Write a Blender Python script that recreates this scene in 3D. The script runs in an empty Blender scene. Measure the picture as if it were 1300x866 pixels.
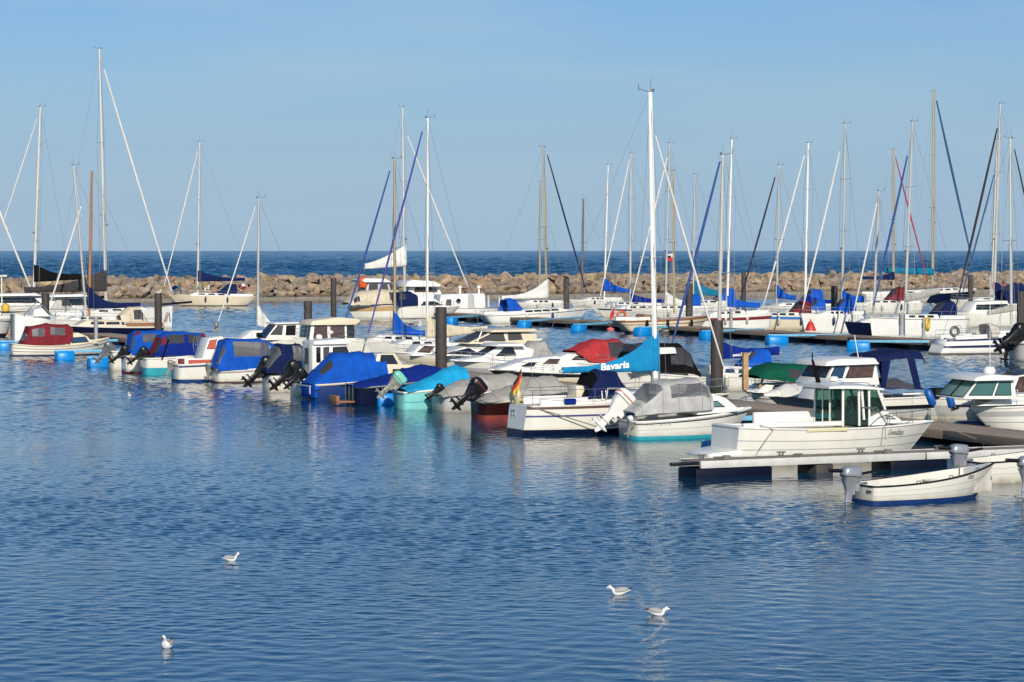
import bpy, bmesh, math, random
from mathutils import Vector, Matrix, noise
R = math.radians
rnd = random.Random(11)
S = bpy.context.scene
COL = S.collection
# ------------------------------------------------------------------ camera, sky, sun, exposure
FPX = 3500.0
CAMH = 7.0
PITCH = math.atan(115.0 / FPX)
cam = bpy.data.cameras.new('camera'); camo = bpy.data.objects.new('camera', cam); COL.objects.link(camo)
cam.sensor_width = 36.0; cam.lens = 36.0 * FPX / 1300.0; cam.clip_start = 0.5; cam.clip_end = 60000
camo.location = (0, 0, CAMH); camo.rotation_euler = (math.pi / 2 - PITCH, 0, 0)
S.camera = camo
SUN_AZ = R(169); SUN_EL = R(27)          # azimuth measured clockwise from +Y (view direction)
sdir = Vector((math.sin(SUN_AZ) * math.cos(SUN_EL), math.cos(SUN_AZ) * math.cos(SUN_EL), math.sin(SUN_EL)))
W = bpy.data.worlds.new('World'); S.world = W; W.use_nodes = True
nt = W.node_tree; nt.nodes.clear()
wo = nt.nodes.new('ShaderNodeOutputWorld'); bg = nt.nodes.new('ShaderNodeBackground')
sky = nt.nodes.new('ShaderNodeTexSky'); sky.sky_type = 'NISHITA'; sky.sun_disc = False
sky.sun_elevation = SUN_EL; sky.sun_rotation = SUN_AZ
sky.altitude = 0; sky.air_density = 0.60; sky.dust_density = 1.25; sky.ozone_density = 5.0
hs = nt.nodes.new('ShaderNodeHueSaturation'); hs.inputs['Saturation'].default_value = 1.0
# faint cirrus veil: stretched noise on the sky direction
tc = nt.nodes.new('ShaderNodeTexCoord'); mp = nt.nodes.new('ShaderNodeMapping')
mp.inputs['Scale'].default_value = (4.0, 4.0, 26.0); mp.inputs['Rotation'].default_value = (0, R(6), 0)
nz = nt.nodes.new('ShaderNodeTexNoise'); nz.inputs['Scale'].default_value = 1.6; nz.inputs['Detail'].default_value = 6
rp = nt.nodes.new('ShaderNodeMapRange'); rp.inputs[1].default_value = 0.46; rp.inputs[2].default_value = 0.80
rp.inputs[3].default_value = 0.0; rp.inputs[4].default_value = 0.34
mx = nt.nodes.new('ShaderNodeMix'); mx.data_type = 'RGBA'
mx.inputs[7].default_value = (5.2, 5.6, 6.2, 1)
L_ = nt.links.new
L_(tc.outputs['Generated'], mp.inputs['Vector']); L_(mp.outputs['Vector'], nz.inputs['Vector'])
L_(nz.outputs[0], rp.inputs[0]); L_(rp.outputs[0], mx.inputs[0])
L_(sky.outputs[0], hs.inputs['Color']); L_(hs.outputs[0], mx.inputs[6])
tn = nt.nodes.new('ShaderNodeMix'); tn.data_type = 'RGBA'; tn.blend_type = 'MULTIPLY'; tn.inputs[0].default_value = 1; tn.inputs[7].default_value = (0.93, 1.02, 0.965, 1)
sx = nt.nodes.new('ShaderNodeSeparateXYZ'); hz = nt.nodes.new('ShaderNodeMapRange'); hz.interpolation_type = 'SMOOTHERSTEP'
hz.inputs[1].default_value = -0.01; hz.inputs[2].default_value = 0.115; hz.inputs[3].default_value = 0.85; hz.inputs[4].default_value = 0.0
hm_ = nt.nodes.new('ShaderNodeMix'); hm_.data_type = 'RGBA'; hm_.inputs[7].default_value = (3.80, 4.80, 6.60, 1)     # pale sea haze low over the horizon
L_(tc.outputs['Generated'], sx.inputs[0]); L_(sx.outputs['Z'], hz.inputs[0]); L_(hz.outputs[0], hm_.inputs[0]); up = nt.nodes.new('ShaderNodeMapRange'); up.interpolation_type = 'SMOOTHSTEP'; up.inputs[1].default_value = 0.085; up.inputs[2].default_value = 0.30
dz_ = nt.nodes.new('ShaderNodeMix'); dz_.data_type = 'RGBA'; dz_.blend_type = 'MULTIPLY'; dz_.inputs[7].default_value = (0.52, 0.83, 1.0, 1)      # deeper blue higher up
L_(sx.outputs['Z'], up.inputs[0]); L_(up.outputs[0], dz_.inputs[0]); L_(mx.outputs[2], dz_.inputs[6]); L_(dz_.outputs[2], hm_.inputs[6])
L_(hm_.outputs[2], tn.inputs[6]); L_(tn.outputs[2], bg.inputs['Color']); L_(bg.outputs[0], wo.inputs[0])
bg.inputs['Strength'].default_value = 0.108
sl = bpy.data.lights.new('sun', 'SUN'); sl.energy = 4.3; sl.angle = R(0.53); sl.color = (1.0, 0.90, 0.76)
slo = bpy.data.objects.new('sun', sl); COL.objects.link(slo); slo.rotation_euler = sdir.to_track_quat('Z', 'Y').to_euler()
slo.location = (40, -60, 60)
S.view_settings.view_transform = 'Standard'; S.view_settings.look = 'None'
S.view_settings.exposure = 0.0; S.view_settings.gamma = 1.0; S.view_settings.use_curve_mapping = False
S.cycles.max_bounces = 6; S.cycles.transparent_max_bounces = 12; S.cycles.glossy_bounces = 3

# ------------------------------------------------------------------ picture ray helpers
def ray(px, py):
    x = (px - 650) / FPX; z = -(py - 433) / FPX; y = 1.0
    return Vector((x, y * math.cos(PITCH) + z * math.sin(PITCH), z * math.cos(PITCH) - y * math.sin(PITCH)))
CAM = Vector((0, 0, CAMH))
def at(px, py, z=0.0):
    d = ray(px, py); return CAM + d * ((z - CAMH) / d.z)
def atD(px, py, D):
    d = ray(px, py); return CAM + d * (D / d.y)

# ------------------------------------------------------------------ materials
MATS = {}
def mat(name, col, rough=0.5, metal=0.0, var=0.12, vs=3.0, bump=0.0, bs=12.0, dirt=0.0, dirtcol=(0.25, 0.2, 0.12), coat=0.0, stretch=None):
    if name in MATS: return MATS[name]
    m = bpy.data.materials.new(name); m.use_nodes = True; n = m.node_tree; b = n.nodes['Principled BSDF']
    b.inputs['Roughness'].default_value = rough; b.inputs['Metallic'].default_value = metal
    b.inputs['Coat Weight'].default_value = coat
    t = n.nodes.new('ShaderNodeTexCoord'); N = n.nodes.new('ShaderNodeTexNoise')
    N.inputs['Scale'].default_value = vs; N.inputs['Detail'].default_value = 6
    src = t.outputs['Object']
    if stretch:
        mpp = n.nodes.new('ShaderNodeMapping'); mpp.inputs['Scale'].default_value = stretch
        n.links.new(src, mpp.inputs['Vector']); src = mpp.outputs['Vector']
    n.links.new(src, N.inputs['Vector'])
    cr = n.nodes.new('ShaderNodeMapRange'); cr.inputs[1].default_value = 0.25; cr.inputs[2].default_value = 0.75
    cr.inputs[3].default_value = 1 - var; cr.inputs[4].default_value = 1 + var * 0.5
    n.links.new(N.outputs[0], cr.inputs[0])
    mu = n.nodes.new('ShaderNodeMix'); mu.data_type = 'RGBA'; mu.blend_type = 'MULTIPLY'; mu.inputs[0].default_value = 1
    mu.inputs[6].default_value = (*col, 1); n.links.new(cr.outputs[0], mu.inputs[7])
    last = mu.outputs[2]
    if dirt > 0:
        mp2 = n.nodes.new('ShaderNodeMapping'); mp2.inputs['Scale'].default_value = (2.2, 2.2, 1.1)
        n.links.new(t.outputs['Object'], mp2.inputs['Vector'])
        N2 = n.nodes.new('ShaderNodeTexNoise'); N2.inputs['Scale'].default_value = 1.0; N2.inputs['Detail'].default_value = 8
        n.links.new(mp2.outputs['Vector'], N2.inputs['Vector'])
        c2 = n.nodes.new('ShaderNodeMapRange'); c2.inputs[1].default_value = 0.5; c2.inputs[2].default_value = 0.8
        c2.inputs[3].default_value = 0; c2.inputs[4].default_value = dirt
        n.links.new(N2.outputs[0], c2.inputs[0])
        m2 = n.nodes.new('ShaderNodeMix'); m2.data_type = 'RGBA'; n.links.new(c2.outputs[0], m2.inputs[0])
        n.links.new(last, m2.inputs[6]); m2.inputs[7].default_value = (*dirtcol, 1); last = m2.outputs[2]
        if 'gelcoat' in name:                                   # scum line just above the water
            sp = n.nodes.new('ShaderNodeSeparateXYZ'); n.links.new(t.outputs['Object'], sp.inputs[0])
            z1 = n.nodes.new('ShaderNodeMapRange'); z1.inputs[1].default_value = 0.05; z1.inputs[2].default_value = 0.30; z1.inputs[3].default_value = 1; z1.inputs[4].default_value = 0; n.links.new(sp.outputs['Z'], z1.inputs[0])
            N4 = n.nodes.new('ShaderNodeTexNoise'); N4.inputs['Scale'].default_value = 3.5; N4.inputs['Detail'].default_value = 7; n.links.new(t.outputs['Object'], N4.inputs['Vector'])
            mm = n.nodes.new('ShaderNodeMath'); mm.operation = 'MULTIPLY'; n.links.new(z1.outputs[0], mm.inputs[0]); n.links.new(N4.outputs[0], mm.inputs[1])
            m3 = n.nodes.new('ShaderNodeMix'); m3.data_type = 'RGBA'; n.links.new(mm.outputs[0], m3.inputs[0]); n.links.new(last, m3.inputs[6]); m3.inputs[7].default_value = (.26, .20, .10, 1); last = m3.outputs[2]
    n.links.new(last, b.inputs['Base Color'])
    if bump > 0:
        N3 = n.nodes.new('ShaderNodeTexNoise'); N3.inputs['Scale'].default_value = bs; N3.inputs['Detail'].default_value = 5
        n.links.new(src, N3.inputs['Vector'])
        bp = n.nodes.new('ShaderNodeBump'); bp.inputs['Strength'].default_value = bump; bp.inputs['Distance'].default_value = 0.05
        n.links.new(N3.outputs[0], bp.inputs['Height']); n.links.new(bp.outputs[0], b.inputs['Normal'])
    MATS[name] = m; return m
def canvas(name, col):
    m = mat(name, col, 0.9, 0, 0.25, 2.2, 0.55, 1.6); n = m.node_tree; n.nodes['Principled BSDF'].inputs['Specular IOR Level'].default_value = 0.12
    for q in n.nodes:
        if q.type == 'TEX_NOISE' and abs(q.inputs['Scale'].default_value - 1.6) < 1e-3:
            q.noise_type = 'RIDGED_MULTIFRACTAL'; q.inputs['Distortion'].default_value = 1.2; q.inputs['Detail'].default_value = 3
        if q.type == 'BUMP': q.inputs['Distance'].default_value = 0.10
    return m
white = mat('white_gelcoat', (0.74, 0.71, 0.63), 0.28, 0, 0.06, 1.5, dirt=0.25, dirtcol=(0.42, 0.36, 0.26), coat=0.2)
white2 = mat('bright_gelcoat', (0.80, 0.78, 0.73), 0.3, 0, 0.06, 1.5, dirt=0.15, dirtcol=(0.45, 0.4, 0.32), coat=0.2)
cream = mat('cream_gelcoat', (0.70, 0.61, 0.45), 0.35, 0, 0.07, 1.5, dirt=0.25, dirtcol=(0.4, 0.32, 0.2))
deckm = mat('deck_gelcoat', (0.66, 0.63, 0.56), 0.55, 0, 0.12, 3.0, dirt=0.2, dirtcol=(0.35, 0.31, 0.25))
greyhull = mat('grey_gelcoat', (0.45, 0.45, 0.43), 0.4, 0, 0.1, 2.0, dirt=0.2)  # real grey parts, and hull shade painted on a few white boats
navy = mat('navy_paint', (0.004, 0.008, 0.032), 0.3, 0, 0.2, 2.0)
bluepaint = mat('blue_antifoul', (0.006, 0.035, 0.16), 0.5, 0, 0.25, 3.0, dirt=0.2, dirtcol=(0.05, 0.06, 0.04))
turq = mat('turquoise_paint', (0.22, 0.62, 0.60), 0.4, 0, 0.1, 2.0, dirt=0.15)
teal = mat('teal_paint', (0.03, 0.35, 0.42), 0.45, 0, 0.15, 2.0, dirt=0.15)
maroon = mat('maroon_paint', (0.022, 0.005, 0.005), 0.3, 0, 0.2, 2.0)
redboot = mat('red_antifoul', (0.22, 0.035, 0.025), 0.6, 0, 0.3, 3.0)
blackp = mat('black_plastic', (0.005, 0.005, 0.006), 0.35, 0, 0.2)
rubber = mat('black_rubber', (0.010, 0.010, 0.011), 0.7, 0, 0.2)
purple = mat('violet_stripe', (0.07, 0.06, 0.20), 0.4)
bluestripe = mat('blue_stripe', (0.03, 0.16, 0.48), 0.4)
navystripe = mat('navy_stripe', (0.012, 0.025, 0.10), 0.4)
brown = mat('brown_stripe', (0.10, 0.055, 0.045), 0.5)
mstripe = mat('maroon_stripe', (0.18, 0.02, 0.025), 0.45)
silver = mat('silver_cowl', (0.42, 0.43, 0.46), 0.3, 0.5, 0.1)
greycowl = mat('grey_cowl', (0.16, 0.165, 0.18), 0.35, 0.3, 0.1)
mint = mat('mint_cowl', (0.20, 0.55, 0.42), 0.4, 0, 0.12)
greymetal = mat('weathered_metal', (0.28, 0.28, 0.25), 0.5, 0.4, 0.25, 6)
steel = mat('stainless_steel', (0.62, 0.62, 0.62), 0.25, 0.9, 0.05)
alu = mat('mast_aluminium', (0.52, 0.51, 0.48), 0.4, 0.25, 0.08, stretch=(3, 3, .4))
whitemast = mat('white_mast_paint', (0.80, 0.78, 0.74), 0.4, 0, 0.05)
tanmast = mat('tan_anodised_mast', (0.36, 0.31, 0.20), 0.45, 0.1, 0.08)
darkmast = mat('dark_mast', (0.12, 0.11, 0.10), 0.5, 0, 0.1)
woodmast = mat('varnished_mast', (0.36, 0.16, 0.06), 0.35, 0, 0.25, 2, stretch=(6, 6, .5))
wood = mat('teak_wood', (0.30, 0.13, 0.05), 0.5, 0, 0.35, 5, 0.2, stretch=(1, 8, 8))
palewood = mat('pale_timber', (0.48, 0.30, 0.15), 0.65, 0, 0.3, 5)
wire = mat('rigging_wire', (0.30, 0.30, 0.31), 0.4, 0.5, 0.05)
ropem = mat('mooring_rope', (0.22, 0.20, 0.17), 0.9, 0, 0.2, 20)
c_royal = canvas('royal_blue_canvas', (0.006, 0.085, 0.46))
c_deep = canvas('deep_blue_canvas', (0.005, 0.022, 0.20))
c_navy = canvas('navy_canvas', (0.007, 0.016, 0.075))
c_cyan = canvas('cyan_tarp', (0.015, 0.34, 0.62))
c_bav = canvas('azure_sail_cover', (0.012, 0.23, 0.47))
c_red = canvas('wine_red_canvas', (0.20, 0.022, 0.032))
c_red2 = canvas('bright_red_canvas', (0.42, 0.04, 0.045))
c_grey = canvas('light_grey_canvas', (0.46, 0.45, 0.44))
c_tarp = canvas('grey_tarp', (0.38, 0.36, 0.33))
c_black = canvas('black_canvas', (0.006, 0.006, 0.007))
c_char = canvas('charcoal_canvas', (0.050, 0.045, 0.045))
c_green = canvas('green_canvas', (0.004, 0.085, 0.05))
c_cream = canvas('cream_canvas', (0.62, 0.54, 0.40))
c_white = canvas('white_sailcloth', (0.72, 0.70, 0.66))
c_teal = canvas('teal_canvas', (0.01, 0.16, 0.28))
c_pink = canvas('faded_red_canvas', (0.55, 0.12, 0.13))
furl_w = mat('furled_white_sail', (0.68, 0.66, 0.62), 0.8, 0, 0.15, 3, stretch=(2, 2, .6))
furl_b = mat('furled_blue_sail', (0.02, 0.07, 0.26), 0.8, 0, 0.2, 3)
furl_p = mat('furled_violet_sail', (0.06, 0.06, 0.28), 0.8, 0, 0.2, 3)
furl_n = mat('furled_navy_sail', (0.012, 0.016, 0.05), 0.8, 0, 0.2, 3)
furl_k = mat('furled_black_sail', (0.02, 0.018, 0.02), 0.8, 0, 0.2, 3)
furl_r = mat('furled_red_sail', (0.40, 0.03, 0.06), 0.8, 0, 0.2, 3)
furl_t = mat('furled_steel_blue_sail', (0.02, 0.09, 0.20), 0.8, 0, 0.2, 3)
floatblue = mat('blue_plastic_float', (0.0, 0.24, 0.66), 0.4, 0, 0.15, 4, dirt=0.2, dirtcol=(0.02, 0.08, 0.12))
paleblue = mat('pale_blue_beam', (0.14, 0.42, 0.62), 0.5, 0, 0.25, 3, dirt=0.3, dirtcol=(0.4, 0.4, 0.36))
darkfloat = mat('dark_blue_float', (0.003, 0.006, 0.020), 0.5, 0, 0.3, 3)
deckwood = mat('weathered_planks', (0.26, 0.19, 0.14), 0.8, 0, 0.35, 4, 0.4, 8, stretch=(8, .6, 1))
deckconc = mat('pontoon_deck', (0.30, 0.235, 0.19), 0.85, 0, 0.2, 3, 0.3, 20)
galv = mat('galvanised_edge', (0.60, 0.59, 0.56), 0.5, 0.1, 0.15, 3, dirt=0.25, dirtcol=(0.3, 0.28, 0.24))
pilem = mat('dark_pile', (0.052, 0.042, 0.038), 0.7, 0, 0.35, 3, 0.5, 8, dirt=0.5, dirtcol=(0.10, 0.085, 0.07))
pilewood = mat('weedy_pile', (0.075, 0.065, 0.05), 0.9, 0, 0.4, 4, 1.0, 5)
pedm = mat('pedestal_grey', (0.42, 0.43, 0.43), 0.45, 0.2, 0.1)
concrete = mat('concrete', (0.25, 0.22, 0.18), 0.9, 0, 0.3, 1.2, 0.4, 6, dirt=0.5, dirtcol=(0.05, 0.045, 0.035))
orange = mat('orange_plastic', (0.62, 0.10, 0.03), 0.5)
yellow = mat('yellow_plastic', (0.62, 0.42, 0.05), 0.5)
redp = mat('red_plastic', (0.55, 0.03, 0.03), 0.5)
pinkp = mat('pink_plastic', (0.75, 0.16, 0.20), 0.5)
fblue = mat('blue_fender_vinyl', (0.01, 0.10, 0.40), 0.4)
curtain = mat('brown_curtain_glass', (0.10, 0.06, 0.05), 0.15, 0, 0.5, 5)
redseat = mat('red_upholstery', (0.48, 0.09, 0.06), 0.7, 0, 0.25, 5)
inkm = mat('black_lettering', (0.02, 0.02, 0.02), 0.5)
whitem = mat('white_lettering', (0.85, 0.85, 0.85), 0.5)
greyink = mat('grey_lettering', (0.30, 0.30, 0.31), 0.5)
skin = mat('skin', (0.45, 0.25, 0.17), 0.6)
flagk = mat('flag_black', (0.01, 0.01, 0.01), .8); flagr = mat('flag_red', (0.5, 0.02, 0.02), .8); flagy = mat('flag_gold', (0.65, 0.40, 0.02), .8); flagw = mat('flag_white', (0.8, 0.8, 0.8), .8)
gullw = mat('gull_white', (0.82, 0.82, 0.82), .7); gullg = mat('gull_grey', (0.36, 0.345, 0.34), .7); gullk = mat('gull_dark', (0.03, 0.03, 0.03), .6); gullb = mat('gull_beak', (0.12, 0.04, 0.02), .5)
def glassmat(name, col, rough=0.05):
    m = mat(name, col, rough, 0, 0.05); m.node_tree.nodes['Principled BSDF'].inputs['Specular IOR Level'].default_value = 0.7; return m
dglass = glassmat('dark_glass', (0.014, 0.014, 0.018))
bglass = glassmat('blue_tint_glass', (0.02, 0.05, 0.10))
pglass = glassmat('violet_acrylic', (0.035, 0.018, 0.06))
def clearmat(name, tint, fac, glo):
    if name in MATS: return MATS[name]
    m = bpy.data.materials.new(name); m.use_nodes = True; n = m.node_tree; n.nodes.clear()
    o = n.nodes.new('ShaderNodeOutputMaterial'); tr = n.nodes.new('ShaderNodeBsdfTransparent'); tr.inputs[0].default_value = (*tint, 1)
    pb = n.nodes.new('ShaderNodeBsdfPrincipled'); pb.inputs['Base Color'].default_value = (*glo, 1); pb.inputs['Roughness'].default_value = 0.12
    N = n.nodes.new('ShaderNodeTexNoise'); N.inputs['Scale'].default_value = 3
    bp = n.nodes.new('ShaderNodeBump'); bp.inputs['Strength'].default_value = 0.35; n.links.new(N.outputs[0], bp.inputs['Height']); n.links.new(bp.outputs[0], pb.inputs['Normal'])
    mi = n.nodes.new('ShaderNodeMixShader'); mi.inputs[0].default_value = fac
    n.links.new(tr.outputs[0], mi.inputs[1]); n.links.new(pb.outputs[0], mi.inputs[2]); n.links.new(mi.outputs[0], o.inputs[0])
    MATS[name] = m; return m
vinyl = clearmat('clear_vinyl', (0.75, 0.75, 0.75), 0.45, (0.22, 0.22, 0.23))
vinyld = clearmat('smoky_vinyl', (0.35, 0.35, 0.37), 0.5, (0.10, 0.10, 0.11))
gglass = clearmat('green_tint_glass', (0.58, 0.74, 0.70), 0.14, (0.05, 0.08, 0.08))

for n_ in ('dark_blue_float', 'navy_paint', 'black_rubber', 'maroon_paint', 'royal_blue_canvas'): MATS[n_].node_tree.nodes['Principled BSDF'].inputs['Specular IOR Level'].default_value = 0.15
# ------------------------------------------------------------------ mesh builder
class MB:
    def __init__(s): s.v = []; s.f = []; s.m = []
    def add(s, vs, fs, mi=0):
        b = len(s.v); s.v += [tuple(v) for v in vs]
        for f in fs: s.f.append(tuple(b + i for i in f)); s.m.append(mi)
        return s
    def box(s, x0, x1, y0, y1, z0, z1, mi=0):
        vs = [(x, y, z) for x in (x0, x1) for y in (y0, y1) for z in (z0, z1)]
        return s.add(vs, [(0, 1, 3, 2), (4, 6, 7, 5), (0, 4, 5, 1), (2, 3, 7, 6), (0, 2, 6, 4), (1, 5, 7, 3)], mi)
    def loft(s, rings, closed=True, caps=True, mi=0):
        n = len(rings[0]); vs = [p for r in rings for p in r]; fs = []
        for i in range(len(rings) - 1):
            for j in range(n if closed else n - 1):
                a = i * n + j; b = i * n + (j + 1) % n
                fs.append((a, b, b + n, a + n))
        if caps and closed:
            fs.append(tuple(range(n))[::-1]); fs.append(tuple((len(rings) - 1) * n + k for k in range(n)))
        return s.add(vs, fs, mi)
    def tube(s, pts, r, n=6, mi=0, r2=None):
        pts = [Vector(p) for p in pts]; rings = []
        for i, p in enumerate(pts):
            d = (pts[min(i + 1, len(pts) - 1)] - pts[max(i - 1, 0)])
            if d.length < 1e-6: d = Vector((0, 0, 1))
            d.normalize()
            a = d.cross(Vector((0, 0, 1)))
            if a.length < 1e-3: a = d.cross(Vector((0, 1, 0)))
            a.normalize(); b = d.cross(a)
            rr = r if r2 is None else r + (r2 - r) * i / (len(pts) - 1)
            rings.append([p + (a * math.cos(2 * math.pi * k / n) + b * math.sin(2 * math.pi * k / n)) * rr for k in range(n)])
        return s.loft(rings, True, True, mi)
    def lathe(s, prof, c=(0, 0, 0), n=16, mi=0, axis='z'):
        rings = []
        for r, h in prof:
            ring = []
            for k in range(n):
                a = 2 * math.pi * k / n; x, y = r * math.cos(a), r * math.sin(a)
                q = (x, y, h) if axis == 'z' else ((h, x, y) if axis == 'x' else (x, h, y))
                ring.append((c[0] + q[0], c[1] + q[1], c[2] + q[2]))
            rings.append(ring)
        return s.loft(rings, True, True, mi)
    def torus(s, c, Rr, r, axis='y', n=20, k=8, mi=0):
        rings = []
        for i in range(n + 1):
            a = 2 * math.pi * i / n; ring = []
            for j in range(k):
                b = 2 * math.pi * j / k; q = (Rr + r * math.cos(b)); h = r * math.sin(b)
                x, y = q * math.cos(a), q * math.sin(a)
                p = {'z': (x, y, h), 'y': (x, h, y), 'x': (h, x, y)}[axis]
                ring.append((c[0] + p[0], c[1] + p[1], c[2] + p[2]))
            rings.append(ring)
        return s.loft(rings, True, False, mi)
    def xf(s, M, start=0):
        for i in range(start, len(s.v)): s.v[i] = tuple(M @ Vector(s.v[i]))
        return s
    def build(s, name, mats, parent=None, angle=35, bevel=0, smooth=True):
        me = bpy.data.meshes.new(name); me.from_pydata(s.v, [], s.f)
        if not isinstance(mats, (list, tuple)): mats = [mats]
        for m in mats: me.materials.append(m)
        me.polygons.foreach_set('material_index', s.m)
        bm = bmesh.new(); bm.from_mesh(me)
        bmesh.ops.remove_doubles(bm, verts=bm.verts, dist=1e-5)
        bmesh.ops.recalc_face_normals(bm, faces=bm.faces)
        if bevel:
            ed = [e for e in bm.edges if len(e.link_faces) == 2 and e.calc_face_angle(0) > R(30)]
            bmesh.ops.bevel(bm, geom=ed, offset=bevel, segments=2, profile=0.5, affect='EDGES', clamp_overlap=True)
        bm.to_mesh(me); bm.free()
        if smooth:
            me.polygons.foreach_set('use_smooth', [True] * len(me.polygons)); me.set_sharp_from_angle(angle=R(angle))
        o = bpy.data.objects.new(name, me); COL.objects.link(o)
        if parent: o.parent = parent
        return o

def tag(o, label, cat, group=None, kind=None):
    if label: o['label'] = label
    if cat: o['category'] = cat
    if group: o['group'] = group
    if kind: o['kind'] = kind
    return o
def empty(name, label, cat, loc, rz=0, group=None):
    o = bpy.data.objects.new(name, None); COL.objects.link(o); o.location = loc; o.rotation_euler = (0, 0, rz)
    o.empty_display_size = 0.3
    return tag(o, label, cat, group)
def copy_tree(o, parent=None):
    c = o.copy(); COL.objects.link(c)
    if parent: c.parent = parent
    for ch in list(o.children): copy_tree(ch, c)
    return c
def text_mb(txt, size, shear=0, bold=0.0):
    cu = bpy.data.curves.new('lettering', 'FONT'); cu.body = txt; cu.size = size; cu.shear = shear; cu.offset = bold; cu.extrude = 0.004
    cu.resolution_u = 3
    ob = bpy.data.objects.new('lettering', cu); COL.objects.link(ob); dg = bpy.context.evaluated_depsgraph_get()
    me = bpy.data.meshes.new_from_object(ob.evaluated_get(dg)); mb = MB()
    mb.v = [tuple(v.co) for v in me.vertices]; mb.f = [tuple(p.vertices) for p in me.polygons]; mb.m = [0] * len(mb.f)
    bpy.data.objects.remove(ob); bpy.data.meshes.remove(me)
    return mb

# ------------------------------------------------------------------ water, sea
HEAD = 23.0
U = Vector((math.cos(R(HEAD)), math.sin(R(HEAD)), 0))
def water_mat(name, scale1, str1, scale2, str2, base, rough, patch=True):
    m = bpy.data.materials.new(name); m.use_nodes = True; n = m.node_tree; b = n.nodes['Principled BSDF']
    b.inputs['Base Color'].default_value = (*base, 1); b.inputs['Roughness'].default_value = rough; b.inputs['IOR'].default_value = 1.333; b.inputs['Specular Tint'].default_value = (1, 1, 1, 1)
    t = n.nodes.new('ShaderNodeTexCoord')
    def nzn(sc, rot, detail, det=0.55):
        mpn = n.nodes.new('ShaderNodeMapping'); mpn.inputs['Scale'].default_value = sc; mpn.inputs['Rotation'].default_value = (0, 0, rot)
        n.links.new(t.outputs['Object'], mpn.inputs['Vector'])
        N = n.nodes.new('ShaderNodeTexNoise'); N.inputs['Scale'].default_value = 1; N.inputs['Detail'].default_value = detail; N.inputs['Roughness'].default_value = det
        n.links.new(mpn.outputs['Vector'], N.inputs['Vector']); return N.outputs[0]
    a = nzn((scale1 * .55, scale1, 1), R(12), 3); c = nzn((scale2 * .6, scale2, 1), R(-20), 2)
    def mul(x, k):
        q = n.nodes.new('ShaderNodeMath'); q.operation = 'MULTIPLY'; n.links.new(x, q.inputs[0])
        if isinstance(k, float): q.inputs[1].default_value = k
        else: n.links.new(k, q.inputs[1])
        return q.outputs[0]
    def add(x, y):
        q = n.nodes.new('ShaderNodeMath'); q.operation = 'ADD'; n.links.new(x, q.inputs[0]); n.links.new(y, q.inputs[1]); return q.outputs[0]
    h1 = mul(a, float(str1)); h2 = mul(c, float(str2))
    if patch:
        p = nzn((0.035, 0.075, 1), R(-14), 3, 0.5)
        mr = n.nodes.new('ShaderNodeMapRange'); mr.inputs[1].default_value = 0.36; mr.inputs[2].default_value = 0.64
        mr.inputs[3].default_value = 0.30; mr.inputs[4].default_value = 1.25; mr.interpolation_type = 'SMOOTHSTEP'
        n.links.new(p, mr.inputs[0]); h1 = mul(h1, mr.outputs[0])
    hh = add(h1, h2)
    bp = n.nodes.new('ShaderNodeBump'); bp.inputs['Strength'].default_value = 1.0; bp.inputs['Distance'].default_value = 1.0
    n.links.new(hh, bp.inputs['Height']); n.links.new(bp.outputs[0], b.inputs['Normal'])
    return m
# breakwater line
BW0 = Vector((-120.0, 330.0, 0)); BWd = Vector((155, 105, 0)).normalized(); BWn = Vector((BWd.y, -BWd.x, 0))   # BWn points to the camera side
bl = at(0, 385.5, 0)
BW0 = bl - BWd * 60
far_ = 40000.0
A = BW0 - BWd * 900 - BWn * 6; Bp = BW0 + BWd * 1500 - BWn * 6
import numpy as np
def wave_field(seed, lam0, lam1, n, slope, spread=1.9, main=R(-75)):
    r = np.random.RandomState(seed); lam = np.exp(r.uniform(np.log(lam0), np.log(lam1), n)); th = main + r.normal(0, spread * .5, n)
    k = 2 * np.pi / lam; amp = slope * np.sqrt(2.0 / n) / k
    return lam, k * np.cos(th), k * np.sin(th), amp, r.uniform(0, 6.283, n)
WF = wave_field(5, .15, .95, 72, 1.0, 2.4); WF2 = wave_field(6, .5, 1.2, 40, 1.0, 2.2); WF3 = wave_field(7, 1.0, 2.4, 40, 1.0, 2.0)
def patch(x, y):
    p = np.zeros_like(x)
    for fx, fy, ph, a in ((.045, .10, .4, 1), (-.03, .16, 2.1, .8), (.11, .055, 4.0, .7), (.16, -.21, 1.2, .5), (.02, .31, 5.2, .5), (-.23, .12, .7, .35)):
        p += a * np.sin(fx * x + fy * y + ph + .8 * np.sin(.05 * x - .07 * y + ph * 3))
    return np.clip(.46 + p * .36, 0, 1)
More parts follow.
